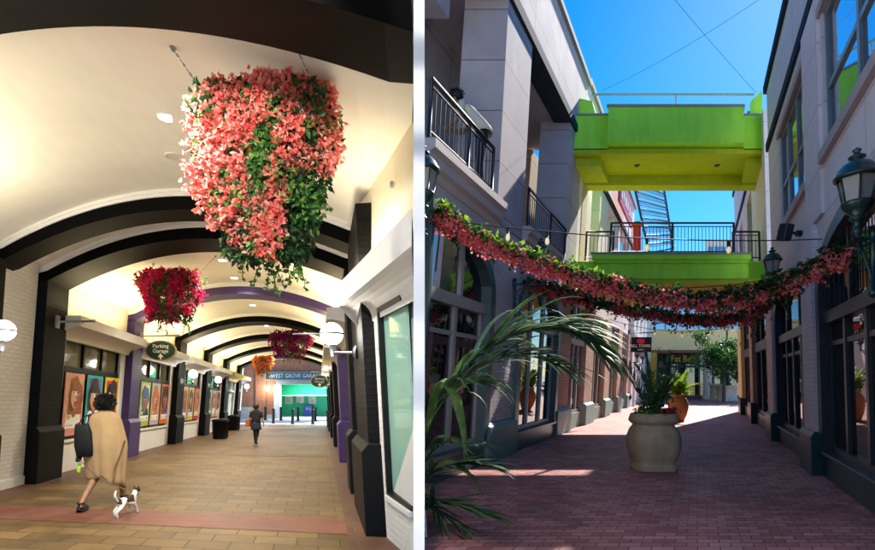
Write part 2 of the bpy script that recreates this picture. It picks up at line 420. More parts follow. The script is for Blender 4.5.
# ---- barrel ceiling
TL, TR, TC = -5.7, .81, -2.45
def hc(t): return 4.06+.72*max(0, 1-((t-TC)/3.3)**2)
mb = MB(); N = 28; ts = [TL-.5+(TR-TL+1.0)*i/N for i in range(N+1)]
def hcx(t): return hc(min(max(t, TC-3.25), TC+3.25))
def tmx(s): return min(TR+.5, .193*s+.255) if s > 2.4 else .5
cuts = [-4, 2.5, 3.2, 4, 5, 6, 7, 8.9, 13.5, 22.7, 33]
for s0, s1 in zip(cuts, cuts[1:]):
    for i in range(N):
        k0, k1 = (tmx(s0)-TL+.5)/N, (tmx(s1)-TL+.5)/N
        a, b = TL-.5+k0*i, TL-.5+k0*(i+1); c, d = TL-.5+k1*i, TL-.5+k1*(i+1)
        mb.face([A.P(s0, a, hcx(a)), A.P(s0, b, hcx(b)), A.P(s1, d, hcx(d)), A.P(s1, c, hcx(c))], 0, None, True)
        mb.face([A.P(s0, a, hcx(a)+.12), A.P(s1, c, hcx(c)+.12), A.P(s1, d, hcx(d)+.12), A.P(s0, b, hcx(b)+.12)], 0, None, True)
structure(mb.build('ceiling', 'ceiling_cream'))
# ---- arched ribs on piers
def arch(s0, s1, name, label, col, brickm, basem, drop=.3, left=True, right=True, crown=True, tmax=TR+.25, sr=None, tend=None, sl=None):
    root = thing(name, label, 'arch', A.P(s0, TC, 0), 'arched ribs across the arcade ceiling')
    mb = MB(); n = 36; t0, t1 = TL-.3, tmax; te = tend or tmax
    tt = [t0+(t1-t0)*i/n for i in range(n+1)]; te_ = [t0+(te-t0)*i/n for i in range(n+1)]
    f = lambda t: hcx(t)+.03; g = lambda t: hcx(t)-drop
    for i in range(n):
        a, b = tt[i], tt[i+1]; c, e = te_[i], te_[i+1]
        mb.face([A.P(s0, a, g(a)), A.P(s0, b, g(b)), A.P(s0, b, f(b)), A.P(s0, a, f(a))], 0)
        mb.face([A.P(s1, c, g(c)), A.P(s1, c, f(c)), A.P(s1, e, f(e)), A.P(s1, e, g(e))], 0)
        mb.face([A.P(s0, a, g(a)), A.P(s1, c, g(c)), A.P(s1, e, g(e)), A.P(s0, b, g(b))], 1, None, True)
    mb.face([A.P(s0, t1, g(t1)), A.P(s1, te, g(te)), A.P(s1, te, f(te)), A.P(s0, t1, f(t1))], 0)
    mb.build('beam', [col, 'olive_soffit' if col == 'black_beam' else col], root)
    if crown:
        mb = MB()
        for dz, w, z0 in ((0, .05, .0), (1, .025, .05)):
            for i in range(n):
                a, b = tt[i], tt[i+1]; q = s0-w
                za, zb = hcx(a)-.0-z0-.05, hcx(b)-z0-.05
                mb.face([A.P(q, a, za), A.P(q, b, zb), A.P(q, b, zb+.06), A.P(q, a, za+.06)], 0)
                mb.face([A.P(q, a, za), A.P(s0, a, za), A.P(s0, b, zb), A.P(q, b, zb)], 0)
        mb.build('crown_moulding', 'white_trim', root)
    if left:
        if sl: s0, s1 = sl
        mb = MB(); mb.box(A, s0, s1, TL-.5, TL+.12, 0, 3.86); mb.build('pier', brickm, root)
        mb = MB(); mb.prism(A, [(TL-.5, -.05), (TL+.22, -.05), (TL+.22, .98), (TL+.13, 1.08), (TL-.5, 1.08)], s0-.07, s1+.07); mb.build('pier_base', basem, root, bevel=.012)
    if right:
        a, b = sr or (s0, s1); dp = .12 if a < 8 else .5
        mb = MB(); mb.box(A, a, b, TR-.14, TR+dp, 0, 3.9); mb.build('pier', brickm, root)
        mb = MB(); mb.prism(A, [(TR+dp, -.05), (TR-.24, -.05), (TR-.24, .98), (TR-.15, 1.08), (TR+dp, 1.08)], a-.07, b+.07); mb.build('pier_base', basem, root, bevel=.012)
    return root
arch(3.05, 3.55, 'arched_rib', 'wide black arched rib across the top of the picture, nearest the viewer', 'black_beam', 'black_brick', 'black_base', drop=.33, right=False, crown=False, tmax=.805, tend=.922)
arch(7.25, 7.75, 'arched_rib', 'black arched rib with white crown moulding right behind the big coral flower basket', 'black_beam', 'black_brick', 'black_base', sr=(5.95, 7.6), sl=(6.6, 7.35))
arch(8.6, 9.4, 'arched_rib', 'black arched rib on the black brick pier with an empty sign bracket', 'black_beam', 'black_brick', 'black_base', sr=(8.65, 9.3))
arch(13.1, 13.8, 'arched_rib', 'purple arched rib on purple brick piers', 'purple_beam', 'purple_brick', 'purple_base')
FAR = ['black arched rib just beyond the purple one', 'second black arched rib beyond the purple one', 'third black arched rib beyond the purple one', 'farthest black arched rib, by the bright garage street']
fa = arch(17.7, 18.6, 'arched_rib', FAR[0], 'black_beam', 'black_brick', 'black_base')
for k, s in enumerate((22.4, 27.1, 31.8)): dup(fa, A.step(s-17.7), FAR[k+1])
# ---- shopfront bays
PORTRAITS = {}
def portrait(name, label, s0, s1, h0, h1, border, sky, hair, skin, shirt, variant, side=-1):
    """printed portrait panel behind the window: painted head and shoulders, caption strip"""
    tw = TL-.10
    def pt(u, v, k): return A.P(s0+(s1-s0)*u, tw+.012+k*.003, h0+(h1-h0)*v)
    mb = MB(); mb.box(A, s0, s1, tw-.01, tw+.012, h0, h1, 0)
    quad = lambda u0, u1, v0, v1, k, m: mb.face([pt(u0, v0, k), pt(u1, v0, k), pt(u1, v1, k), pt(u0, v1, k)], m)
    def blob(cu, cv, ru, rv_, k, m, n=22, f=lambda a: 1, a0=0, a1=2*math.pi):
        mb.face([pt(cu+ru*f(a)*math.cos(a), cv+rv_*f(a)*math.sin(a), k) for a in [a0+(a1-a0)*i/n for i in range(n)]], m)
    quad(.10, .90, .12, .94, 1, 1); quad(.10, .90, .12, .24, 2, 2)
    rnd = random.Random(variant)
    lean = rnd.uniform(-.05, .05); cx = .5+lean; cy = .62+rnd.uniform(-.03, .03)
    wob = lambda a: 1+.10*math.sin(3*a+variant)+.06*math.sin(7*a+2*variant)
    # shoulders, hair behind, neck, face, fringe, features
    mb.face([pt(.12, .24, 2.2), pt(.88, .24, 2.2), pt(.86, .36, 2.2), pt(.70, .42, 2.2), pt(cx, .40, 2.2), pt(.30, .42, 2.2), pt(.14, .35, 2.2)], 5)
    for q in range(3): blob(.25+.25*q, .30+.03*q, .10, .04, 2.6, (1, 3, 5)[q], 10, wob)
    blob(cx, cy+.02, .39, .27+.03*(variant % 2), 3, 3, 30, wob)
    if variant % 2 == 0: mb.face([pt(cx-.36, cy, 3), pt(cx-.37, .34, 3), pt(cx+.37, .34, 3), pt(cx+.36, cy, 3)], 3)
    mb.face([pt(cx-.09, .36, 4), pt(cx+.09, .36, 4), pt(cx+.08, cy-.08, 4), pt(cx-.08, cy-.08, 4)], 6)
    blob(cx, cy-.02, .25, .19, 5, 4); blob(cx+.15, cy-.03, .09, .14, 6, 6, 16); blob(cx+.02, cy-.145, .12, .05, 6, 6, 14); blob(cx-.05, cy+.04, .07, .045, 6, 5, 12, wob); blob(cx, cy+.135, .26, .075, 7, 3, 16, wob)
    for e in (-.10, .10): blob(cx+e, cy+.005, .055, .020, 7.5, 2, 10); blob(cx+e, cy+.005, .028, .018, 8, 3, 10); blob(cx+e, cy+.042, .065, .009, 8, 3, 8)
    blob(cx, cy-.115, .085, .020, 8, 7, 12); mb.face([pt(cx-.07, cy-.116, 8.6), pt(cx+.07, cy-.116, 8.6), pt(cx+.07, cy-.112, 8.6), pt(cx-.07, cy-.112, 8.6)], 3); mb.face([pt(cx-.015, cy-.055, 8), pt(cx+.03, cy-.055, 8), pt(cx+.008, cy+.0, 8)], 6)
    for q in range(4): quad(.14+.09*q, .20+.09*q, .16, .175, 3, 3)
    quad(.72, .82, .15, .20, 3, 3)
    o = mb.build(name, [border, sky, 'white_letter', hair, skin, shirt, 'p_shade', 'red_sign'], loc=A.P((s0+s1)/2, tw, h0))
    tag(o, label, 'poster', 'portrait posters in the shop windows'); return o
for nm, c in (('p_pink', (.72, .30, .22)), ('p_teal', (.02, .36, .34)), ('p_yellow', (.75, .52, .03)), ('p_lime', (.40, .50, .03)), ('p_lilac', (.50, .42, .50)),
              ('p_orange', (.72, .17, .03)), ('p_red', (.62, .04, .04)), ('p_peach', (.75, .50, .38)), ('p_tan', (.60, .40, .22)), ('p_violet', (.16, .11, .30)),
              ('p_blue', (.06, .15, .35)), ('p_cream', (.78, .70, .56)), ('p_brown', (.16, .05, .02)), ('p_black', (.02, .018, .02)), ('p_auburn', (.30, .10, .03)),
              ('p_skin', (.66, .38, .24)), ('p_skin_dark', (.32, .14, .07)), ('p_skin_ochre', (.58, .28, .10)), ('p_shade', (.34, .12, .07)), ('p_white', (.80, .78, .74)), ('p_mint', (.25, .62, .50))):
    paint(nm, c, .45, .22, 14, .02, 40)
def window_part(root, s0, s1, h0, hT, h1, n=3, low='black_frame', glass='olive_glass', t=None, dt=1, panes=True, fr=A, framemat='black_frame', fw=.055, lowglass=None, bar=.12):
    """frame with n lights, a thick transom bar at hT, panes above (and below when lowglass)"""
    f = MB(); d0, d1 = t-.05*dt, t+.06*dt
    f.box(fr, s0, s1, d0, d1, h0, h0+fw); f.box(fr, s0, s1, d0, d1, h1-fw, h1)
    f.box(fr, s0, s0+fw, d0, d1, h0+fw, h1-fw); f.box(fr, s1-fw, s1, d0, d1, h0+fw, h1-fw)
    f.box(fr, s0+fw, s1-fw, d0, d1+.05*dt, hT-bar/2, hT+bar/2)
    for i in range(1, n):
        x = s0+(s1-s0)*i/n; f.box(fr, x-fw*.6, x+fw*.6, d0, d1, h0+fw, hT-bar/2); f.box(fr, x-fw*.6, x+fw*.6, d0, d1, hT+bar/2, h1-fw)
    fo = f.build('window', framemat, root, bevel=.006)
    for i in range(n):
        a = s0+(s1-s0)*i/n; b = s0+(s1-s0)*(i+1)/n
        p = MB(); p.box(fr, a+fw*.4, b-fw*.4, t-.02*dt, t-.005*dt, hT, h1-fw*.5); p.build('pane', glass, fo)
        if lowglass:
            p = MB(); p.box(fr, a+fw*.4, b-fw*.4, t-.02*dt, t-.005*dt, h0+fw*.5, hT); p.build('pane', lowglass, fo)
    return fo
def canopy_profile(t, d, h):   # projecting cornice with a curved underside
    q = [(t, h+.28), (t+.62*d, h+.28), (t+.62*d, h+.06)]
    for i in range(1, 7):
        a = i/6*math.pi/2; q.append((t+d*(.60-.50*math.sin(a)), h+.06-.22*(1-math.cos(a))))
    return q+[(t, h-.16)]
def bay(s0, s1, label, left=True, win=True, canopy='white_trim', wall='stucco_white', door=False, glass='olive_glass'):
    t = TL-.12 if left else TR+.12; d = 1 if left else -1; b = t-.25*d
    root = thing('shopfront', label, 'shopfront', A.P(s0, t, 0), 'shopfronts along the arcade')
    w0, w1, z0, zT, z1 = s0+.35, s1-.32, .72, 2.27, 2.98
    if door: z0 = .04
    mb = MB()
    if win:
        mb.box(A, s0-.02, w0, b, t, -.05, 3.2); mb.box(A, w1, s1+.02, b, t, -.05, 3.2); mb.box(A, w0, w1, b, t, -.05, z0); mb.box(A, w0, w1, b, t, z1, 3.2)
    else: mb.box(A, s0-.02, s1+.02, b, t, -.05, 3.2)
    mb.build('wall', wall, root)
    mb = MB(); mb.box(A, s0-.02, s1+.02, b, t-.03*d, 3.2, 4.3); mb.build('upper_wall', 'cream_wall', root)
    if canopy:
        mb = MB(); mb.prism(A, canopy_profile(t, d, 3.02), s0-.12, s1+.12); mb.build('canopy', canopy, root, bevel=.01)
    if win:
        window_part(root, w0, w1, z0, zT, z1, 3 if not door else 2, t=t-.13*d, dt=d, glass=glass, lowglass=('pale_glass' if door else 'black_frame'), framemat='black_frame' if not door else 'grey_trim')
        if not door:
            mb = MB(); mb.box(A, w0-.06, w1+.06, t-.02*d, t+.05*d, z0-.06, z0); mb.build('sill', wall, root, bevel=.006)
    return root
def posters(s0, s1, specs):
    w0, w1 = s0+.35, s1-.32; W3 = (w1-w0)/3
    for i, (lab, *a) in enumerate(specs):
        portrait('portrait_poster', lab, w0+W3*i+.07, w0+W3*(i+1)-.07, .80, 2.19, *a)
mb = MB()
t = TL-.12
root = thing('white_brick_wall', 'narrow white painted brick wall between the two nearest black piers', 'wall', A.P(7.5, t, 0))
mb.box(A, 3.0, 8.52, t-.25, t+.06, -.05, 4.25); mb.build('wall', 'white_brick', root)
mb = MB(); mb.box(A, 7.42, 8.53, t+.06, t+.09, 0, .16); mb.build('skirting', 'white_trim', root)
bay(9.45, 13.1, 'white shopfront with pink, teal and yellow bordered portrait posters'); posters(9.45, 13.1, [
    ('pink bordered poster of an auburn haired figure in a pale shirt', 'p_pink', 'p_tan', 'p_auburn', 'p_skin', 'p_white', 2),
    ('teal bordered poster of a dark haired face on violet, just left of the woman', 'p_teal', 'p_violet', 'p_black', 'p_skin_ochre', 'p_white', 3),
    ('yellow bordered poster with a red ground behind the woman walking', 'p_yellow', 'p_red', 'p_black', 'p_white', 'p_brown', 5)])
bay(14.0, 17.7, 'white shopfront with lime, lilac and orange bordered portrait posters'); posters(14.0, 17.7, [
    ('lime green bordered portrait poster below the parking garage sign', 'p_lime', 'p_cream', 'p_blue', 'p_skin_dark', 'p_black', 7),
    ('lilac bordered portrait poster with a flame red head of hair', 'p_lilac', 'p_mint', 'p_orange', 'p_skin', 'p_orange', 9),
    ('deep orange bordered portrait poster of a dark face', 'p_orange', 'p_brown', 'p_black', 'p_skin_dark', 'p_violet', 11)])
bay(18.6, 22.4, 'white shopfront with peach, yellow and red bordered portrait posters', glass='pale_glass'); posters(18.6, 22.4, [
    ('peach bordered portrait poster with a rust coloured figure', 'p_peach', 'p_pink', 'p_auburn', 'p_skin_dark', 'p_violet', 12),
    ('yellow bordered portrait poster with a lilac figure, in the third shop window', 'p_yellow', 'p_lilac', 'p_brown', 'p_skin', 'p_violet', 14),
    ('scarlet bordered portrait poster with an orange figure', 'p_red', 'p_tan', 'p_auburn', 'p_skin_ochre', 'p_lime', 15)])
bay(23.3, 27.1, 'white shopfront with mint and salmon bordered posters behind the litter bin', glass='olive_glass'); posters(23.3, 27.1, [
    ('mint bordered portrait poster behind the nearer litter bin', 'p_mint', 'p_peach', 'p_brown', 'p_skin', 'p_teal', 16),
    ('salmon bordered portrait poster with a pale figure', 'p_pink', 'p_peach', 'p_auburn', 'p_skin', 'p_white', 18),
    ('rose and tan bordered portrait poster, farthest of the posters', 'p_peach', 'p_red', 'p_black', 'p_skin_ochre', 'p_tan', 20)])
bay(28.0, 31.8, 'shopfront with a bright yellow cornice and glass doors', canopy='yellow_paint', door=True, glass='pale_glass')
bay(32.7, 34.6, 'farthest shopfront on the left with grey framed glass doors', door=True, glass='pale_glass')
# right-hand bays (seen edge on)
for k, (a, b, c, lab) in enumerate(((7.62, 8.6, None, 'short dark brick wall behind the near right pier'), (9.3, 13.1, 'white_trim', 'right hand shopfront with a white curved cornice beside the globe lamp'),
        (14.0, 17.7, 'white_trim', 'right hand shopfront just beyond the purple pier'), (18.6, 22.4, 'yellow_paint', 'right hand shopfront with a yellow curved cornice'),
        (23.3, 27.1, 'white_trim', 'right hand shopfront beyond the yellow cornice'), (28.0, 31.8, 'white_trim', 'right hand shopfront near the garage end'))):
    bay(a, b, lab, left=False, win=c is not None, canopy=c, wall='stucco_white' if c else 'black_brick')
# ---- near right shop: turned wall with the big teal window
class Turn:
    o = V((-.60, 5.80, -.138)); d = V((.3746, -.9272, 0)); n = V((-.9272, -.3746, 0))
    def P(s, u, w, h): return s.o+s.d*u+s.n*(w+.055*h)+V((0, 0, h))
C = Turn()
class TurnV:
    def P(s, u, w, h): return C.o+C.d*u+C.n*w+V((0, 0, h))
CV = TurnV()
root = thing('corner_shop', 'white near shopfront on the right with a large teal tinted window', 'shopfront', C.P(0, 0, 0))
ue = 1.02
mb = MB(); mb.box(C, -.02, .17, -.14, 0, -.1, 3.3); mb.box(C, .17, ue, -.14, 0, -.1, .52); mb.box(C, .17, ue, -.14, 0, 2.62, 3.3); mb.build('wall', 'white_brick', root)
mb = MB(); mb.box(C, .15, ue, -.01, .035, .46, .52); mb.build('sill', 'white_trim', root, bevel=.006)
f = MB(); f.box(C, .17, .22, -.10, .012, .52, 2.62); f.box(C, .22, ue, -.10, .012, 2.56, 2.62); f.box(C, .22, ue, -.10, .012, .52, .57); fo = f.build('window', 'black_frame', root, bevel=.006)
p = MB(); p.box(C, .20, ue, -.07, -.05, .55, 2.58); p.build('pane', 'teal_glass', fo)
mb = MB(); oc = [(-.78, .40), (2.08, .40)]; ic = [(-.78, .13), (1.36, .13)]
T = lambda q, h: C.P(q[0], q[1]-.055*h, h)
mb.face([T(oc[0], 3.05), T(ic[0], 3.05), T(ic[1], 3.05), T(oc[1], 3.05)]); mb.face([T(oc[0], 3.05), T(oc[1], 3.05), T(oc[1], 2.77), T(oc[0], 2.77)])
mb.face([T(oc[1], 3.05), T(ic[1], 3.05), T(ic[1], 2.5), T(oc[1], 2.77)]); mb.face([T(ic[0], 3.05), T(oc[0], 3.05), T(oc[0], 2.77), T(ic[0], 2.5)])
for i in range(6):
    L = []
    for an in (i/6*math.pi/2, (i+1)/6*math.pi/2): f = .06*(i+ (an > i/6*math.pi/2+.01) > 0)+.94*math.sin(an) if an else 0; L.append((f, 2.77-.27*(1-math.cos(an))))
    q = [(oc[k][0]+(ic[k][0]-oc[k][0])*f, oc[k][1]+(ic[k][1]-oc[k][1])*f, h) for k, (f, h) in ((0, L[0]), (1, L[0]), (1, L[1]), (0, L[1]))]
    mb.face([T((a, b), h) for a, b, h in q], 0, None, True)
mb.build('canopy', 'white_trim', root)
mb = MB(); mb.box(CV, -.75, 1.37, .10, .14, 2.9, 4.6); mb.build('upper_wall', 'cream_wall', root)
mb = MB(); mb.ball(CV.P(.8, .17, 3.75), .022, 0, 10, (1, 1, 2)); mb.build('sprinkler', 'steel', root)
# ---- white end wall standing between the two passages
mb = MB(); n_ = V((1, .037, 0)).normalized(); d_ = V((-.037, 1, 0)).normalized(); c0 = V((FIN(3.0), 3.0, 0))
class FinF:
    def P(s, a, t, h): return c0+d_*a+n_*t+V((0, 0, h))
mb.box(FinF(), 0, 1.72, -.033, .033, -.3, 5.6)
tag(mb.build('party_wall', 'fin_white', loc=c0), 'thin white wall end between the arcade and the open alley', 'wall')
mb = MB(); mb.prism(W, [(-.195, 4.72), (-.12, 4.72), (-.275, 5.85), (-.42, 6.2), (-.2, 7.1), (-.32, 7.3), (-.95, 7.3), (-.60, 5.9)], -.3, 4.6, along='h')
tag(mb.build('corner_wall', 'stucco_pale', loc=(-.4, 6, 0)), 'stucco wall behind the teal window, closing the gap between the passages', 'wall')
# ---- ceiling lights
def downlight(s, t, label, on=True, r=.085):
    root = thing('ceiling_light', label, 'ceiling light', A.P(s, t, hc(t)), 'round downlights in the arcade ceiling')
    c = A.P(s, t, hc(t)-.012)
    mb = MB(); mb.lathe([(r, .02), (r*1.18, 0), (r*1.22, .012), (r*1.22, .03)], c, 24); mb.build('trim_ring', 'white_trim', root)
    mb = MB(); mb.lathe([(0, 0), (r, .002)], c+V((0, 0, .004)), 24); mb.build('lens', 'disc_glow' if on else 'off_disc', root)
    if on: lamp('downlight', 'SPOT', c-V((0, 0, .06)), LP_DOWN, (1, .93, .80), spot_size=R(135), spot_blend=.8, shadow_soft_size=.08)
    return root
LP_DOWN = 370
dl = ['round ceiling downlight left of the big coral basket', 'round ceiling downlight above the crimson basket', 'round ceiling downlight in front of the purple rib', 'round ceiling downlight just beyond the purple rib',
      'round ceiling downlight in the second bay beyond the purple rib', 'round ceiling downlight in the third bay beyond the purple rib', 'round ceiling downlight in the last bay']
for lab, (s, t) in zip(dl, ((5.35, -1.75), (11.0, -2.3), (12.6, -2.3), (16.2, -2.3), (20.6, -2.3), (25.2, -2.3), (29.9, -2.3))):
    downlight(s, t, lab)
downlight(6.25, -1.95, 'unlit cream disc in the ceiling behind the near downlight', on=False, r=.1)
# cove light: warm strips hidden on top of the cornices
for s0, s1, tl, tr in ((1.0, 5.6, 1, 0), (9.4, 13.1, 1, 1), (14, 17.7, 1, 1), (18.6, 22.4, 1, 1), (23.3, 27.1, 1, 1), (28, 31.8, 1, 1)):
    for on, t in ((tl, TL+.58), (tr, TR-.55)):
        if not on: continue
        p = A.P((s0+s1)/2, t, 3.42)
        o = lamp('cove_light', 'AREA', p, (22 if s0 < 2 else 10)*(s1-s0), (1, .89, .66) if s0 < 2 else (1, .81, .46), shape='RECTANGLE', size=.3, size_y=(s1-s0)*.95)
        o.rotation_euler = (math.pi, 0, math.atan(.238)); 
o = lamp('cove_light', 'AREA', C.P(.1, .15, 3.2), 11, (1, .87, .6), shape='RECTANGLE', size=.15, size_y=1.6); o.rotation_euler = (math.pi, 0, .3)
lamp('downlight', 'SPOT', A.P(3.9, -1.6, 4.5), 420, (1, .96, .9), spot_size=R(130), spot_blend=.8, shadow_soft_size=.1)  # added spot without a fitting, brightens the near bay
p = A.P(1.3, -.9, 4.45); lamp('downlight', 'SPOT', p, 370, (1, .95, .88), spot_size=R(62), spot_blend=.7, shadow_soft_size=.1, rot=(A.P(4.3, -.5, 3.3)-p).to_track_quat('-Z', 'Y').to_euler())  # added unseen spot, lights the big basket from the viewer's side
# ---- globe lamps on brackets
def globe(s, left, label, h=2.62, arm=.45, r=.155, power=100, rod=0):
    t = (TL+.12 if left else TR-.14); d = 1 if left else -1
    tt = t+d*arm
    root = thing('globe_lamp', label, 'wall lamp', A.P(s, t, h-.25), 'globe lamps on the arcade piers')
    c = A.P(s, tt, h)
    mb = MB(); mb.ball(c, r, 0, 24); mb.build('globe', 'globe_glow', root)
    mb = MB(); w = A.P(s, t, h-.26); e = A.P(s, tt, h-.26)
    mb.tube([w, e], .02, 10); mb.tube([e-V((0, 0, .05)), e+V((0, 0, .14))], [.03, .045], 12); mb.tube([A.P(s, t-.01*d, h-.26), A.P(s, t+.035*d, h-.26)], .10, 18)
    mb.build('bracket', 'steel', root)
    mb = MB(); mb.lathe([(r*1.0, -.014), (r*1.10, -.014), (r*1.10, .014), (r*1.0, .014), (r, -.014)], c, 28); mb.build('band', 'steel', root)
    if rod:
        mb = MB(); mb.tube([A.P(s, tt, h)-V((r, 0, 0)), A.P(s, tt, h)-V((r+rod, 0, 0))], .012, 8); mb.build('rod', 'steel', root)
    lamp('globe_light', 'POINT', c-V((d*-.0, 0, .0)), power, (1, .93, .82), shadow_soft_size=r*1.05)
    return root
GL = [(True, 6.75, 'lit globe lamp at the left edge on the nearest black pier'), (True, 18.1, 'lit globe lamp on the left pier between the lilac and peach posters'), (True, 22.8, 'lit globe lamp on the left pier before the mint poster'),
      (True, 32.2, 'lit globe lamp far down on the left by the brick garage'), (False, 6.9, 'large lit globe lamp on the near right black pier'), (False, 22.8, 'small lit globe lamp far along the right side'), (False, 27.5, 'farthest lit globe lamp on the right side')]
for left, s, lab in GL:
    globe(s, left, lab, h=2.5 if s == 6.9 else 2.62, arm=.5 if left else .36, rod=.38 if s == 6.9 else 0)
# ---- hanging signs
def oval_board(root, c, rx, rz, ax, txt=True):
    ax = V(ax).normalized(); ay = V((0, 0, 1)); az = ax.cross(ay)
    for nm, k, d0, mat in (('rim', 1.0, .024, 'sign_gold'), ('board', .93, .03, 'sign_green')):
        mb = MB(); n = 40
        ring = [c+ax*(rx*k*math.cos(2*math.pi*i/n))+ay*((rz*k if k == 1 else rz-rx*.07)*math.sin(2*math.pi*i/n)) for i in range(n)]
        mb.face([p-az*d0 for p in ring][::-1]); mb.face([p+az*d0 for p in ring])
        for i in range(n): mb.face([ring[i]+az*d0, ring[i]-az*d0, ring[(i+1) % n]-az*d0, ring[(i+1) % n]+az*d0])
        mb.build(nm, mat, root)
    mb = MB(); o = c-V((0, 0, 0))+az*.036
    text_into(mb, 'Parking', rz*.52, o+ay*rz*.42, ax, ay); text_into(mb, 'Garage', rz*.52, o-ay*rz*.06, ax, ay)
    q = o-ay*rz*.62
    mb.face([q+ax*(-.02)-ay*.07, q+ax*.02-ay*.07, q+ax*.02+ay*.03, q+ax*-.02+ay*.03])
    mb.face([q+ax*-.075+ay*.0, q+ax*-.045+ay*-.02, q+ay*.04, q+ax*.045+ay*-.02, q+ax*.075, q+ay*.10])
    mb.build('lettering', 'white_letter', root)
def oval_sign(s, t, h, tw, label, rx=.43, rz=.29):
    root = thing('oval_sign', label, 'sign', A.P(s, tw, h), 'green oval parking garage signs')
    c = A.P(s, t, h); oval_board(root, c, rx, rz, A.P(s, t+.1, 0)-A.P(s, t, 0) if False else V((1, .05, 0)))
    mb = MB(); a = A.P(s, tw, h+rz+.13); e = A.P(s, t+(t-tw)*.75, h+rz+.13); mb.tube([a, e], .024, 10); mb.ball(e, .034, 0, 10)
    mb.tube([A.P(s, tw, h+rz+.02), A.P(s, tw, h+rz+.24)], .03, 8)
    for k in (-.22, .22): mb.tube([c+V((k, 0, rz*.85)), c+V((k, 0, rz+.13))], .008, 6)
    mb.build('bracket', 'steel', root); return root
oval_sign(13.5, TL+.12+.75, 3.02, TL+.12, 'green oval hanging sign reading Parking Garage, left of the crimson basket')
oval_sign(22.0, TR-.14-.5, 2.50, TR-.14, 'dark oval parking sign hanging far along the right side', .40, .27)
root = thing('sign_bracket', 'empty steel sign bracket on the black brick pier above the posters', 'bracket', A.P(9.0, TL+.12, 3.12))
mb = MB(); mb.tube([A.P(9.0, TL+.12, 3.12), A.P(9.0, TL+1.0, 3.12)], .022, 10); mb.ball(A.P(9.0, TL+1.0, 3.12), .035, 0, 10); mb.box(A, 8.93, 9.07, TL+.12, TL+.16, 3.0, 3.24); mb.tube([A.P(9.0, TL+.75, 3.12), A.P(9.0, TL+.75, 3.06)], .012, 6)
mb.build('arm', 'steel', root)
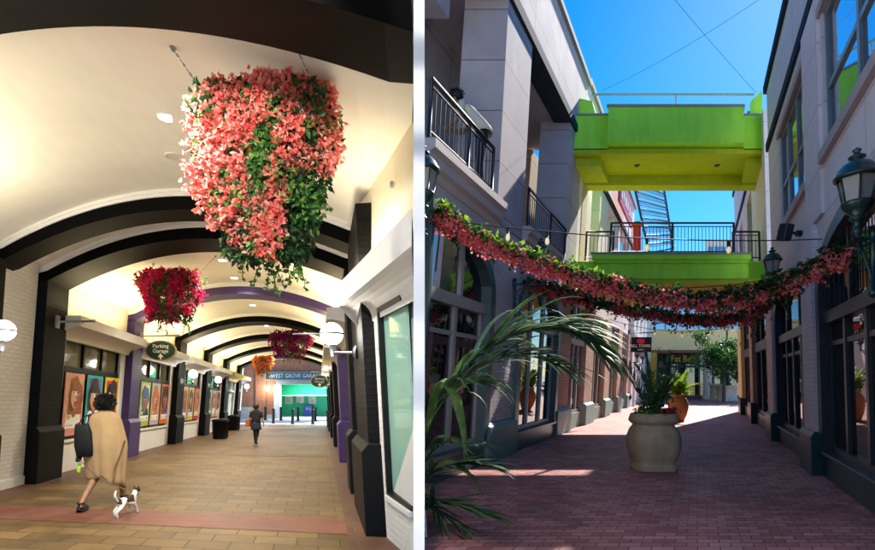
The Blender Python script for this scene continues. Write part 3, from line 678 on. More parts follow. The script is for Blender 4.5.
# ---- flower baskets
def basket(s, t, h, w, d, ht, cols, label, n_fl, seed, chains, blsize=.05, taper=.72):
    rnd = random.Random(seed)
    root = thing('flower_basket', label, 'hanging basket', A.P(s, t, h), 'flower baskets hanging from the arcade ceiling')
    c = A.P(s, t, h); ax = V((1, -.05, 0)).normalized(); ay = V((0, 0, 1)).cross(ax); az = V((0, 0, 1))
    def at(x, y, z): return c+ax*x+ay*y+az*z
    mb = MB()
    class F_:
        def P(s, a, b, e): return at(a, b, e)
    mb.box(F_(), -w*.43, w*.43, -d*.42, d*.42, -.22, .0)
    mb.build('trough', 'hair_black', root)
    for sx, (ex, ey, ez) in zip((-1, 1), chains):
        mb = MB()
        p = at(sx*w*.43, 0, .0); q = at(ex, ey, 0); tq = (q.x-A.d*q.y)/(1+A.d*A.q)
        q = A.P(q.y+A.q*tq, tq, hcx(tq)-.01)
        L = max(3, int((q-p).length/.05))
        for i in range(L):
            a = p.lerp(q, i/L); b = p.lerp(q, (i+.75)/L); mb.tube([a, b], .010 if i % 2 else .006, 5)
        mb.ball(q, .03, 0, 8)
        mb.build('chain', 'steel', root)
    fl = MB(); gr = MB()
    # drape outline: half width by depth below the rim
    def half(v): return w*(.50+.05*math.sin(v*5))*(1-(1-taper)*max(0, (v-.35)/.65)**1.2)
    def dep(v): return d*(1.12+.45*math.sin(min(1, max(0, v)*1.5)*math.pi*.5))*(1-.35*max(0, v))
    for i in range(int(n_fl*.55)):     # inner leaves
        v = rnd.random()**.85; x = rnd.uniform(-.92, .92)*half(v); a = rnd.choice((-1, 1)); y = a*dep(v)*.5*rnd.uniform(.55, .9)*math.sqrt(max(.1, 1-(x/half(v))**2))
        p = at(x, y, .06-v*ht*.95)
        gr.leaf(p, V((rnd.gauss(0, .7), rnd.gauss(0, .7)+a*.4, -.7+rnd.gauss(0, .5))), V((rnd.gauss(0, 1), rnd.gauss(0, 1), 1)), rnd.uniform(.05, .10), rnd.uniform(.03, .055), rnd.choice((0, 0, 0, 1)))
    # flowering sprays, each a hanging stem set with bract clusters, leaving leaf gaps between
    nspray = 54
    sprays = []
    for k in range(nspray):
        x0 = rnd.uniform(-1, 1) if k > 9 else (k+.5)/5-1; v0 = rnd.random()**1.7*.82-.05 if k > 9 else -.05; L = rnd.uniform(.18, .42); sprays.append((x0, v0, L, rnd.choice((-1, -1, 1)), rnd.uniform(.7, 1.15)))
    per = n_fl//nspray
    for x0, v0, L, a, out in sprays:
        for j in range(per):
            u = rnd.random(); v = min(1.02, v0+L*u); hw = half(min(1, v))
            x = x0*hw*1.02+rnd.gauss(0, .05*w)
            if abs(x-.03*w-.05*w*math.sin(v*7)) < .07*w and .06 < v < .80 and rnd.random() < .35: continue
            y = a*dep(min(1, v))*.5*out*math.sqrt(max(.12, 1-min(1, abs(x)/hw)**2))+rnd.gauss(0, .02)
            p = at(x, y, .08-v*ht+rnd.gauss(0, .02))
            m = rnd.choice((0, 0, 1, 1, 1, 2)); base = V((rnd.gauss(0, .5)+x/w*.8, 0, rnd.gauss(0, .5)))+ay*(a*.9)
            for q in range(3):
                fl.leaf(p, base+rv(.75), rv(1), blsize*rnd.uniform(.75, 1.25), blsize*rnd.uniform(.6, .9), m, .3)
    for i in range(int(n_fl*.20)):     # bright leaves on the outside
        v = rnd.random(); st_ = rnd.random() < .17; x = (.03+.05*math.sin(v*7))*w+rnd.gauss(0, .05*w) if st_ else rnd.uniform(-1, 1)*half(v); a = -1 if st_ else rnd.choice((-1, -1, 1)); y = a*dep(v)*.5*1.02*math.sqrt(max(.1, 1-(x/half(v))**2))
        if not st_ and noise.noise(V((x*3, v*4, seed))) < .05: continue
        p = at(x, y, .1-v*ht)
        for q in range(3): gr.leaf(p+rv(.02), V((rnd.gauss(0, .6), rnd.gauss(0, .5)+a*.3, -.8)), ay*a+rv(.5), rnd.uniform(.04, .08), rnd.uniform(.03, .05), rnd.choice((1, 1, 2)))
    for i in range(int(n_fl*.085)):     # clipped dark foliage on the rim
        x = rnd.uniform(-1, 1)*w*.53; y = rnd.choice((-.56, -.56, .56, rnd.uniform(-.6, .6)))*d
        p = at(x, y*1.05, rnd.uniform(-.20, .08)); gr.leaf(p, rv(1)+V((0, 0, .4)), rv(1), rnd.uniform(.05, .09), rnd.uniform(.03, .05), rnd.choice((0, 0, 1)))
    vi = MB()
    for k in range(9):                 # trailing ivy
        x = rnd.uniform(-.75, .9)*half(1); p = at(x, rnd.uniform(-.2, .1)*d, -ht*rnd.uniform(.86, .95)); L = rnd.uniform(.12, .34)*ht*.55+.08
        n = max(4, int(L/.03)); pts = []; q = p.copy(); dx = rnd.gauss(0, .25)
        for i in range(n):
            q = q+V((dx*.03+rnd.gauss(0, .007), rnd.gauss(0, .006), -.03)); pts.append(q.copy())
            for z in range(2): vi.leaf(q, rv(1)+V((0, 0, -.5)), rv(1), rnd.uniform(.035, .06), rnd.uniform(.03, .05), rnd.choice((1, 1, 2)))
        vi.tube(pts, .004, 4, 0, False)
    fl.build('blossoms', cols, root); gr.build('foliage', ['leaf_dark', 'leaf_mid', 'leaf_light'], root); vi.build('trailing_ivy', ['leaf_dark', 'leaf_mid', 'leaf_light'], root)
    return root
basket(4.30, -.31, 4.13, 1.12, .40, 1.46, ['coral_a', 'coral_b', 'coral_c'], 'large basket overflowing with coral pink bougainvillea in the near bay', 7200, 3, ((-.80, .0, 0), (.56, -.42, 0)), .044, .72)
basket(10.55, -3.52, 4.30, 1.20, .55, 1.06, ['crimson_a', 'crimson_b', 'crimson_c'], 'crimson bougainvillea basket in front of the purple rib', 2900, 5, ((-.62, 0, 0), (.95, 0, 0)), .06, .80)
basket(18.95, -1.0, 4.15, 1.30, .6, .95, ['magenta_a', 'magenta_b', 'magenta_c'], 'dark magenta bougainvillea basket hanging in the middle distance', 1700, 8, ((-.8, 0, 0), (.8, 0, 0)), .075, .8)
basket(29.6, -3.6, 4.2, 1.0, .6, .98, ['orange_a', 'orange_b', 'orange_c'], 'small orange bougainvillea basket far down the arcade', 900, 11, ((-.7, 0, 0), (.7, 0, 0)), .09, .8)
# ---- litter bins
def bin_(s, t, label):
    c = A.P(s, t, 0); root = thing('litter_bin', label, 'litter bin', c, 'black litter bins along the left shops')
    mb = MB(); mb.lathe([(.22, 0), (.24, .03), (.26, .72), (.27, .74)], c, 20, sq=6); 
    for k in range(16):
        an = 2*math.pi*k/16; ca, sa = math.cos(an), math.sin(an); kk = 1/((abs(ca)**8+abs(sa)**8)**(1/8)); mb.tube([c+V((ca*.245*kk, sa*.245*kk, .04)), c+V((ca*.268*kk, sa*.268*kk, .71))], .011, 5)
    mb.build('bin_body', 'black_base', root)
    mb = MB(); mb.lathe([(.29, .74), (.295, .80), (.27, .83), (.15, .86), (.11, .84), (.0, .80)], c, 20, sq=6); mb.build('lid', 'black_base', root)
bin_(20.75, -4.35, 'nearer black litter bin in front of the mint poster shop'); bin_(27.2, -4.9, 'farther black litter bin near the yellow cornice shop')
# ---- garage across the street
gz = p0-.03
class GF:
    d = V((1, -.02, 0)).normalized(); n = V((-.02, -1, 0)).normalized(); o = V((-17.6, 44.0, gz))
    def P(s, x, w, h): return s.o+s.d*x+s.n*w+V((0, 0, h))
G = GF()
def gx(px): return (px-437)/500*44.0+17.6
root = thing('parking_garage', 'brick garage entrance with bright green interior across the street', 'garage', G.P(6, 0, 0))
xo0, xo1 = gx(276), gx(352); x0, x1 = gx(238), gx(372)
mb = MB(); mb.box(G, x0, xo0, -.4, 0, 0, 5.2); mb.box(G, xo0, xo1, -.4, 0, 3.35, 5.2); mb.box(G, xo1, x1, -.4, 0, 0, 5.2)
mb.box(G, gx(256), gx(266.5), 0, .22, 0, 5.1); mb.build('wall', 'garage_brick', root)
mb = MB(); mb.box(G, x0, gx(256), 0, .06, 0, 1.0); mb.box(G, x0-.1, x1, -.45, .12, 5.2, 5.5); mb.box(G, gx(266.5), xo0, 0, .05, 0, .35); mb.build('coping', 'limestone', root)
mb = MB(); mb.box(G, xo0, xo1, -.5, .06, 2.98, 3.35); mb.build('lintel', 'grey_trim', root)
mb = MB(); mb.box(G, xo0-.2, gx(279.5), -.45, .03, 0, 2.98); mb.build('jamb', 'white_trim', root)
mb = MB(); mb.box(G, .6, xo1+3, -5.0, -4.85, 0, 3.0); mb.box(G, gx(335), xo1+3, -4.85, -4.1, 0, 3.0); mb.build('rear_wall', 'garage_green', root)
mb = MB(); mb.box(G, .5, xo1+3, -5, -.4, 3.0, 3.1); mb.box(G, .5, .6, -5, -.4, 0, 3.0); mb.build('soffit', 'garage_green', root)
lamp('garage_light', 'AREA', G.P((xo0+xo1)/2, -2.2, 2.95), 420, (.92, 1, .98), shape='RECTANGLE', size=6, size_y=2.5)
root = thing('garage_sign', 'long teal sign reading West Grove Garage above the garage opening', 'sign', G.P(gx(290), .05, 3.4))
sx0, sx1, sz0, sz1 = gx(266.8), gx(330), 3.42, 4.02
mb = MB(); mb.box(G, sx0, sx1, .23, .31, sz0, sz1); mb.build('board', 'sign_teal', root)
mb = MB()
mb.box(G, sx0-.04, sx1+.04, .22, .33, sz1, sz1+.05); mb.box(G, sx0-.04, sx1+.04, .22, .33, sz0-.05, sz0); mb.box(G, sx0-.05, sx0, .22, .33, sz0, sz1); mb.box(G, sx1, sx1+.05, .22, .33, sz0, sz1); mb.build('frame', 'grey_trim', root)
mb = MB(); text_into(mb, 'WEST GROVE GARAGE', .50, G.P(gx(297), .325, (sz0+sz1)/2), G.d, (0, 0, 1), font_sx=.86); mb.build('lettering', 'white_letter', root)
mb = MB(); q = G.P(gx(272.2), .325, (sz0+sz1)/2)
for k in range(5):
    an = R(90+72*k*.75-108); dd = G.d*math.cos(R(180*k/4))+V((0, 0, 1))*math.sin(R(180*k/4)); mb.leaf(q-V((0, 0, .1)), dd, G.n, .26, .14, 0, 0)
mb.box(G, gx(272.2)-.02, gx(272.2)+.02, .315, .33, sz0+.08, sz0+.25)
mb.build('leaf_emblem', 'orange_letter', root)
for k, (px, lab) in enumerate(((287.5, 'left white notice on the green garage wall'), (299, 'middle white notice on the green garage wall'), (311, 'right white notice on the green garage wall, beside the blue machine'))):
    mb = MB(); xx = (px-437)/500*49+17.6+.05; class_m = 0
    mb.box(G, xx-.36, xx+.36, -4.85, -4.80, 1.15+.1*(k == 1), 1.95+.12*(k == 1), 0)
    rnd = random.Random(k)
    for r in range(3): mb.box(G, xx-.28, xx-.28+rnd.uniform(.2, .45), -4.80, -4.795, 1.3+.18*r, 1.38+.18*r, 1)
    tag(mb.build('notice_board', ['white_letter', 'grey_trim'], loc=G.P(xx, -4.8, 1.5)), lab, 'notice')
root = thing('ticket_machine', 'bright blue ticket machine inside the green garage', 'machine', G.P((306.5-437)/500*48+17.6, -4.3, 0))
xx = (306.5-437)/500*48+17.6
mb = MB(); mb.box(G, xx-.42, xx+.42, -4.6, -4.1, 0, 1.08); mb.build('cabinet', 'blue_machine', root, bevel=.03)
mb = MB(); mb.box(G, xx-.2, xx+.1, -4.1, -4.08, .6, .85); mb.box(G, xx+.2, xx+.32, -4.1, -4.08, .45, .8); mb.build('screen', 'grey_trim', root)
q = G.P(gx(268.5), .30, 2.62)
mb = MB(); mb.ball(q, .2, 0, 16); root = thing('garage_lamp', 'lit globe lamp on the brick pier of the garage', 'wall lamp', q); mb.build('globe', 'globe_glow', root); lamp('globe_light', 'POINT', q+G.n*.8, 70, (1, .9, .75), shadow_soft_size=.2)
mb = MB(); mb.tube([q-G.n*.3, q], .04, 8); mb.build('bracket', 'steel', root)
for k, (px, Y, lab) in enumerate(((265, 41.5, 'bollard in front of the brick wall left of the garage'), (273, 37.3, 'black bollard by the left jamb of the garage opening'), (280.5, 41, 'black bollard behind, just inside the left of the garage opening'), (292.2, 36.6, 'black bollard in the middle of the row before the garage'),
                          (297.6, 40.5, 'black bollard left of the blue machine'), (312.3, 36.3, 'front black bollard right of the blue machine'), (314.8, 40.2, 'rear black bollard right of the blue machine'))):
    c = V(((px-437)/500*Y, Y, gz)); root = thing('bollard', lab, 'bollard', c, 'black bollards across the end of the arcade')
    mb = MB(); mb.lathe([(.14, 0), (.14, .06), (.105, .09), (.105, .98)], c, 16); mb.build('post', 'bollard_black', root)
    mb = MB(); mb.lathe([(.105, .98), (.125, .99), (.125, 1.04), (.09, 1.10), (0, 1.13)], c, 16); mb.build('cap', 'bollard_black', root)
# ================================================================== THE ALLEY (right-hand passage)
brick('panel_mauve', (.45, .38, .405), (.50, .43, .45), (.18, .155, .165), 1.75, .92, .011, .5, .85, off=0, blotch=.22)
brick('panel_pale', (.78, .70, .745), (.82, .745, .78), (.48, .43, .455), 1.9, .95, .009, .4, .85, off=0, blotch=.15)
brick('panel_beige', (.60, .47, .33), (.64, .50, .36), (.30, .22, .16), 1.6, .9, .010, .4, .85, off=0, blotch=.15)
ground_sheet('alley_paving', B, [(.3, -8), (FIN(4.7), 4.7), (-.26, 5.7), (-.42, 6.25), (-.5, 7.0), xy(B, 8.5, -4.5), xy(B, 14, -5.0), xy(B, 46, -5.5), xy(B, 46, 7), xy(B, 24, 7), xy(B, 24, 3), xy(B, -4, 3), (2.5, -8)][::-1], 'alley_brick')
ground_sheet('street', B, [xy(B, 46, -40), xy(B, 46, 40), xy(B, 90, 60), xy(B, 90, -60)], 'street_concrete', -.01)
def arched_bay(root, fr, t, d, s0, s1, spring, crown, top, sill, wallm, surm, frm, glass, mull, tr, nlow, sillm, back=.3, clip=None):
    """segmental arched shop window: spandrel wall, arched surround, frame, panes"""
    n = 18; cx = (s0+s1)/2; hw = (s1-s0)/2
    cl = s0 if clip is None else clip; e0 = cl
    def crv(k, g):
        x = max(cl, cx-hw*math.cos(math.pi*g)); return (x, spring+(crown-spring)*math.sqrt(max(0, 1-((x-cx)/hw)**2)))
    def cri(g):
        x = max(cl+wd*.3 if clip else s0, cx-(hw-wd)*math.cos(math.pi*g)); return (x, spring+(crown-spring-wd)*math.sqrt(max(0, 1-((x-cx)/(hw-wd))**2)))
    w = MB()
    wd = .20
    for i in range(n):
        a, b = crv(1, i/n), crv(1, (i+1)/n)
        if abs(b[0]-a[0]) < 1e-6: continue
        L = [(a[0], t, a[1]), (b[0], t, b[1]), (b[0], t, top), (a[0], t, top)]
        w.face([fr.P(*q) for q in L], 0, [(q[0], q[2]) for q in L])
        w.face([fr.P(a[0], t, a[1]), fr.P(a[0], t-back*d, a[1]), fr.P(b[0], t-back*d, b[1]), fr.P(b[0], t, b[1])], 0)
    w.build('spandrel', wallm, root)
    f = MB(); wd = .20; pr = [.07, -.25]
    out = [(e0, sill)]+[crv(1, i/n) for i in range(n+1)]+[(s1, sill)]
    inn = [(cri(0)[0], sill)]+[cri(i/n) for i in range(n+1)]+[(s1-wd, sill)]
    for i in range(len(out)-1):
        o0, o1, i0, i1 = out[i], out[i+1], inn[i], inn[i+1]
        P = lambda q, w_: fr.P(q[0], t+w_*d, q[1])
        f.face([P(o0, pr[0]), P(o1, pr[0]), P(i1, pr[0]), P(i0, pr[0])]); f.face([P(i0, pr[0]), P(i1, pr[0]), P(i1, pr[1]), P(i0, pr[1])]); f.face([P(o0, pr[0]), P(o0, pr[1]), P(o1, pr[1]), P(o1, pr[0])])
    f.build('surround', surm, root)
    m = MB(); q0, q1 = t-.16*d, t-.06*d; a0, a1 = cri(0)[0], s1-wd
    def arch_h(s): x = max(-1, min(1, (s-cx)/(hw-wd))); return spring+(crown-spring-wd)*math.sqrt(max(0, 1-x*x))
    m.box(fr, a0, a1, q0, q1+.05*d, tr-.09, tr+.09); m.box(fr, a0, a1, q0, q1, sill, sill+.09)
    for x in mull: m.box(fr, x-.045, x+.045, q0, q1, tr+.09, arch_h(x)-.01)
    for i in range(nlow+1):
        x = a0+(a1-a0)*i/nlow; x = min(max(x, a0+.04), a1-.04); m.box(fr, x-.045, x+.045, q0, q1, sill+.09, tr-.09)
    m.box(fr, a0, a1, q0+.02*d, q1-.02*d, sill+.62*(tr-sill)+.35, sill+.62*(tr-sill)+.42)
    fo = m.build('window', frm, root)
    g = MB(); pts = [(a0, tr)]+[cri(i/n) for i in range(n+1) if i == 0 or cri(i/n)[0] > cri((i-1)/n)[0]+1e-6]+[(a1, tr)]
    g.face([fr.P(p[0], t-.12*d, p[1]) for p in pts]); g.build('pane', glass, fo)
    for i in range(nlow):
        g = MB(); g.box(fr, a0+(a1-a0)*i/nlow, a0+(a1-a0)*(i+1)/nlow, t-.125*d, t-.115*d, sill, tr); g.build('pane', glass, fo)
    s_ = MB(); s_.box(fr, e0, s1, t-back*d, t+.03*d, -.05, sill-.06); s_.box(fr, e0, s1, t-back*d, t+.10*d, sill-.06, sill+.0); s_.build('stall_riser', sillm, root, bevel=.01)
    return fo
def railing(root, fr, s0, s1, t0, t1, h0, h1, sp=.125, name='railing', m='rail_black', posts=None, r=.009):
    """along s when t0==t1, otherwise across"""
    mb = MB(); al = s0 != s1; n = max(2, int(abs((s1-s0) if al else (t1-t0))/sp))
    P = lambda u, h: fr.P(s0+(s1-s0)*u, t0+(t1-t0)*u, h)
    mb.tube([P(0, h1), P(1, h1)], .028, 8); mb.tube([P(0, h1-.10), P(1, h1-.10)], .014, 6); mb.tube([P(0, h0+.09), P(1, h0+.09)], .018, 6)
    for i in range(1, n): mb.tube([P(i/n, h0+.09), P(i/n, h1-.1)], r, 5, 0, False)
    for u in posts or (0, 1): mb.tube([P(u, h0), P(u, h1)], .03, 6)
    return mb.build(name, m, root)
# ---- left building, front block
TLW = -3.9
LB = thing('balcony_building', 'mauve stucco building with deep shaded balconies on the left of the alley', 'building', B.P(10, TLW, 0))
for a, b in ((9.1, 10.4), (13.5, 14.85)):
    mb = MB(); mb.box(B, a, b, TLW-.9, TLW, 4.4, 8.5); mb.build('pilaster', 'panel_mauve', LB)
mb = MB(); mb.box(B, 6.7, 15.2, TLW-.45, TLW, 8.5, 10.5); mb.build('parapet_wall', 'panel_mauve', LB)
mb = MB(); mb.box(B, 6.7, 15.25, TLW-.5, TLW+.09, 8.47, 8.66); mb.box(B, 6.7, 15.25, TLW-.5, TLW+.05, 8.66, 8.75); mb.build('trim_band', 'navy_trim', LB)
mb = MB(); mb.box(B, 6.7, 15.3, TLW-.55, TLW+.11, 10.5, 10.64); mb.build('coping', 'coping', LB)
mb = MB(); mb.box(B, 6.7, 15.2, TLW-2.2, TLW-1.95, 4.45, 8.5); mb.build('balcony_rear_wall', 'panel_mauve', LB)
mb = MB(); mb.box(B, 6.7, 15.2, TLW-1.95, TLW-.45, 8.5, 8.62); mb.box(B, 6.7, 15.2, TLW-1.95, TLW-.3, 4.48, 4.70); mb.box(B, 6.9, 8.6, TLW-1.95, TLW-.9, 7.75, 8.5); mb.build('balcony_slab', 'stucco_mauve', LB)
mb = MB(); mb.box(B, 11.0, 12.9, TLW-1.96, TLW-1.9, 4.70, 7.2); mb.build('balcony_door', 'dark_glass', LB)
for s0, s1 in ((6.6, 9.1), (10.4, 13.5)):
    mb = MB(); mb.prism(B, [(TLW-.4, 4.30), (TLW+.02, 4.30), (TLW+.05, 4.40), (TLW+.13, 4.44), (TLW+.13, 4.57), (TLW+.20, 4.62), (TLW+.20, 4.74), (TLW-.4, 4.74)], s0, s1-.05 if s0 > 9 else s1); mb.build('moulding', 'moulding', LB)
    railing(LB, B, s0, s1-.5 if s0 < 9 else s1-.2, TLW+.10, TLW+.10, 4.74, 5.52, posts=(0, .55, 1))
mb = MB(); mb.box(B, 6.7, 9.1, TLW-.3, TLW, 4.05, 4.33); mb.box(B, 10.4, 13.5, TLW-.3, TLW, 4.05, 4.33); mb.build('wall_band', 'panel_mauve', LB)
for s0, s1 in ((9.1, 10.4), (13.5, 14.85)):
    mb = MB(); mb.box(B, s0, s1, TLW-.3, TLW, .6, 4.45); mb.build('brick_pier', 'grey_brick' if s0 < 10 else 'peach_brick', LB)
    mb = MB(); mb.prism(B, [(TLW-.3, -.05), (TLW+.12, -.05), (TLW+.12, .66), (TLW+.03, .74), (TLW-.3, .74)], s0-.06, s1+.06); mb.build('pier_base', 'teal_base', LB, bevel=.015)
arched_bay(LB, B, TLW, 1, 5.35, 9.1, 3.05, 4.05, 4.06, .42, 'panel_mauve', 'teal_dark', 'mullion_grey', 'dark_glass', (8.05,), 2.78, 2, 'teal_dark', clip=6.85)
arched_bay(LB, B, TLW, 1, 10.4, 13.5, 3.05, 3.9, 4.06, .42, 'panel_mauve', 'teal_dark', 'mullion_grey', 'dark_glass', (11.5, 12.4), 2.78, 3, 'teal_dark')
# ---- left building, rear block beyond the footbridges
RB = thing('pilastered_building', 'sunlit beige building with teal based brick pilasters, beyond the green footbridges on the left', 'building', B.P(20, TLW, 0))
mb = MB(); mb.box(B, 14.9, 26.6, TLW-.4, TLW-.02, 3.9, 5.2); mb.box(B, 14.9, 26.6, TLW-.4, TLW-.02, 8.3, 10.6)
for a, b in ((14.9, 16.6), (17.9, 19.6), (21.0, 22.4), (25.2, 26.6)): mb.box(B, a, b, TLW-.4, TLW-.02, 5.2, 8.3)
mb.build('upper_wall', 'panel_pale', RB)
mb = MB(); mb.box(B, 14.9, 26.6, TLW-1.9, TLW-1.7, 3.9, 8.4); mb.box(B, 15.3, 15.9, TLW-.03, TLW+.0, 5.0, 8.2); mb.build('recess_wall', 'panel_beige', RB)
mb = MB(); mb.box(B, 15.2, 26.7, TLW-.4, TLW+.08, 8.42, 8.60); mb.build('trim_band', 'navy_trim', RB)
mb = MB(); mb.box(B, 15.2, 26.7, TLW-.45, TLW+.1, 10.6, 10.75); mb.build('coping', 'coping', RB)
for k, (a, b) in enumerate(((16.7, 17.9), (20.2, 21.3), (23.4, 24.4), (26.6, 27.6))):
    mb = MB(); mb.box(B, a, b, TLW-.3, TLW+.05, .6, 3.95); mb.build('brick_pier', 'peach_brick', RB)
    mb = MB(); mb.prism(B, [(TLW-.3, -.05), (TLW+.17, -.05), (TLW+.17, .66), (TLW+.08, .74), (TLW-.3, .74)], a-.06, b+.06); mb.build('pier_base', 'teal_pale', RB, bevel=.015)
for a, b in ((14.85, 16.7), (17.9, 20.2), (21.3, 23.4), (24.4, 26.6)):
    window_part(RB, a, b, .5, 2.7, 3.9, 3, t=TLW-.12, dt=1, glass='dark_glass', lowglass='dark_glass', fr=B, framemat='mullion_grey', fw=.08, bar=.16)
    mb = MB(); mb.box(B, a, b, TLW-.3, TLW, -.05, .48); mb.build('stall_riser', 'teal_pale', RB)
# white building farther on
WB = thing('white_pilaster_building', 'white building with tall pale pilasters at the far left end of the alley', 'building', B.P(33, TLW, 0))
mb = MB(); mb.box(B, 27.6, 38, TLW-.5, TLW-.05, 3.6, 8.2); mb.build('wall', 'stucco_pale', WB)
for a in (27.7, 29.6, 31.5, 33.4, 35.6, 37.2): mb = MB(); mb.box(B, a, a+.7, TLW-.4, TLW+.16, 0, 7.4); mb.build('pilaster', 'stucco_white', WB)
mb = MB(); mb.box(B, 27.6, 38, TLW-.35, TLW-.25, 0, 3.6); mb.build('window', 'dark_glass', WB)
mb = MB(); mb.box(B, 27.6, 38, TLW-.3, TLW+.22, 4.0, 4.25); mb.box(B, 27.6, 38, TLW-.3, TLW+.25, 7.4, 7.8); mb.build('cornice', 'white_trim', WB)
# ---- right building, front block
TRW = 2.05
GB = thing('grey_stucco_building', 'lavender grey stucco building with tall upper windows on the right of the alley', 'building', B.P(9, TRW, 0))
mb = MB(); t1 = TRW+.4
W1, W2 = (3.4, 7.45), (8.75, 11.3)
mb.box(B, 2.2, 12.9, TRW, t1, 4.05, 4.95); mb.box(B, 2.2, 12.9, TRW, t1, 7.0, 8.95)
mb.box(B, 2.2, W1[0], TRW, t1, 4.95, 7.0); mb.box(B, W1[1], W2[0], TRW, t1, 4.95, 7.0); mb.box(B, W2[1], 12.9, TRW, t1, 4.95, 7.0)
mb.build('upper_wall', 'panel_pale', GB)
mb = MB(); mb.box(B, 2.2, 12.95, TRW-.07, TRW, 7.42, 7.62); mb.box(B, 2.2, 13.0, TRW-.09, t1, 8.95, 9.12); mb.build('trim_band', 'navy_trim', GB)
mb = MB()
for a, b in (W1, W2):
    mb.box(B, a-.12, b+.12, TRW-.09, TRW+.2, 4.80, 4.95); mb.box(B, a-.12, b+.12, TRW-.05, TRW+.1, 7.0, 7.14)
mb.build('sill_band', 'moulding', GB)
mb = MB(); mb.box(B, 7.58, 8.62, TRW-.06, TRW, 4.07, 7.38); mb.build('pilaster', 'panel_pale', GB)
for a, b, xs in ((*W1, (4.6, 6.0)), (*W2, (9.6, 10.5))):
    f = MB(); q0, q1 = TRW+.06, TRW+.16
    f.box(B, a, b, q0, q1, 4.95, 5.03); f.box(B, a, b, q0, q1, 6.92, 7.0); f.box(B, a, b, q0, q1, 5.82, 5.90)
    for x in (a+.04, b-.04)+xs: f.box(B, x-.04, x+.04, q0-.01, q1, 4.95, 7.0)
    fo = f.build('window', 'window_frame_blue', GB)
    xs2 = (a,)+xs+(b,)
    for i in range(len(xs2)-1):
        for h0, h1 in ((4.97, 5.86), (5.86, 6.98)):
            g = MB(); g.box(B, xs2[i], xs2[i+1], TRW+.10, TRW+.12, h0, h1); g.build('pane', 'sky_glass', fo)
PR = ((8.07, 8.9), (12.5, 13.4))
mb = MB(); mb.box(B, 2.2, 4.1, TRW, TRW+.4, -.05, 4.05); mb.build('lower_wall', 'lavender_brick', GB)
for a, b in PR:
    mb = MB(); mb.box(B, a, b, TRW-.13, TRW+.3, .6, 3.35); mb.box(B, a-.03, b+.03, TRW-.16, TRW+.3, 3.35, 3.52); mb.box(B, a, b, TRW-.10, TRW+.3, 3.52, 4.06); mb.build('brick_pier', 'lavender_brick', GB)
    mb = MB(); mb.prism(B, [(TRW+.3, -.05), (TRW-.22, -.05), (TRW-.22, .62), (TRW-.16, .70), (TRW+.3, .70)], a-.05, b+.05); mb.build('pier_base', 'teal_dark', GB, bevel=.015)
for s0, s1, mu, nl in ((4.1, 8.07, (5.3, 6.7), 4), (8.9, 12.5, (10.0, 11.4), 4)):
    arched_bay(GB, B, TRW, -1, s0, s1, 2.95, 3.85, 4.06, .42, 'lavender_brick', 'mullion_dark', 'mullion_dark', 'dark_glass', mu, 2.5, nl, 'teal_dark')
mb = MB()
for k in range(14): mb.tube([B.P(4.5+k*.25, TRW+.02, 2.62), B.P(4.5+k*.25, TRW+.02, 3.55-.006*(k-7)**2)], .008, 5)
mb.build('fanlight_grille', 'rail_black', GB)
# right building, rear block
YB = thing('corner_block', 'tall beige block on the right, beyond the footbridges', 'building', B.P(18, TRW, 0))
mb = MB(); mb.box(B, 13.6, 24, TRW, TRW+.5, 3.9, 5.1); mb.box(B, 16.6, 24, TRW, TRW+.5, 8.0, 10.3)
for a, b in ((13.6, 16.9), (18.4, 20.2), (21.8, 24)): mb.box(B, a, b, TRW, TRW+.5, 5.1, 8.0)
mb.box(B, 13.6, 16.6, TRW, TRW+.5, 8.0, 8.9)
mb.build('upper_wall', 'panel_pale', YB)
mb = MB(); mb.box(B, 13.6, 24, TRW+.3, TRW+.4, 5.1, 8.0); mb.build('window', 'dark_glass', YB)
mb = MB(); mb.box(B, 16.6, 24.1, TRW-.06, TRW+.5, 8.4, 8.6); mb.box(B, 16.6, 24.1, TRW-.08, TRW+.5, 10.3, 10.45); mb.build('trim_band', 'navy_trim', YB)
for a, b, m in ((17.3, 18.2, 'peach_brick'), (21.6, 22.6, 'gold_wall')):
    mb = MB(); mb.box(B, a, b, TRW-.10, TRW+.3, .6, 3.95); mb.box(B, a-.03, b+.03, TRW-.14, TRW+.3, 3.0, 3.14); mb.build('brick_pier', m, YB)
    mb = MB(); mb.box(B, a-.05, b+.05, TRW-.2, TRW+.3, -.05, .72); mb.build('pier_base', 'mullion_dark', YB, bevel=.015)
mb = MB(); mb.box(B, 22.6, 24, TRW-.04, TRW+.4, 0, 3.95); mb.build('end_wall', 'gold_wall', YB)
for a, b in ((13.4, 17.3), (18.2, 21.6)):
    window_part(YB, a, b, .42, 2.6, 3.9, 3, t=TRW+.12, dt=-1, glass='dark_glass', lowglass='dark_glass', fr=B, framemat='mullion_dark', fw=.09, bar=.3)
    mb = MB(); mb.box(B, a, b, TRW, TRW+.3, -.05, .42); mb.build('stall_riser', 'teal_dark', YB)
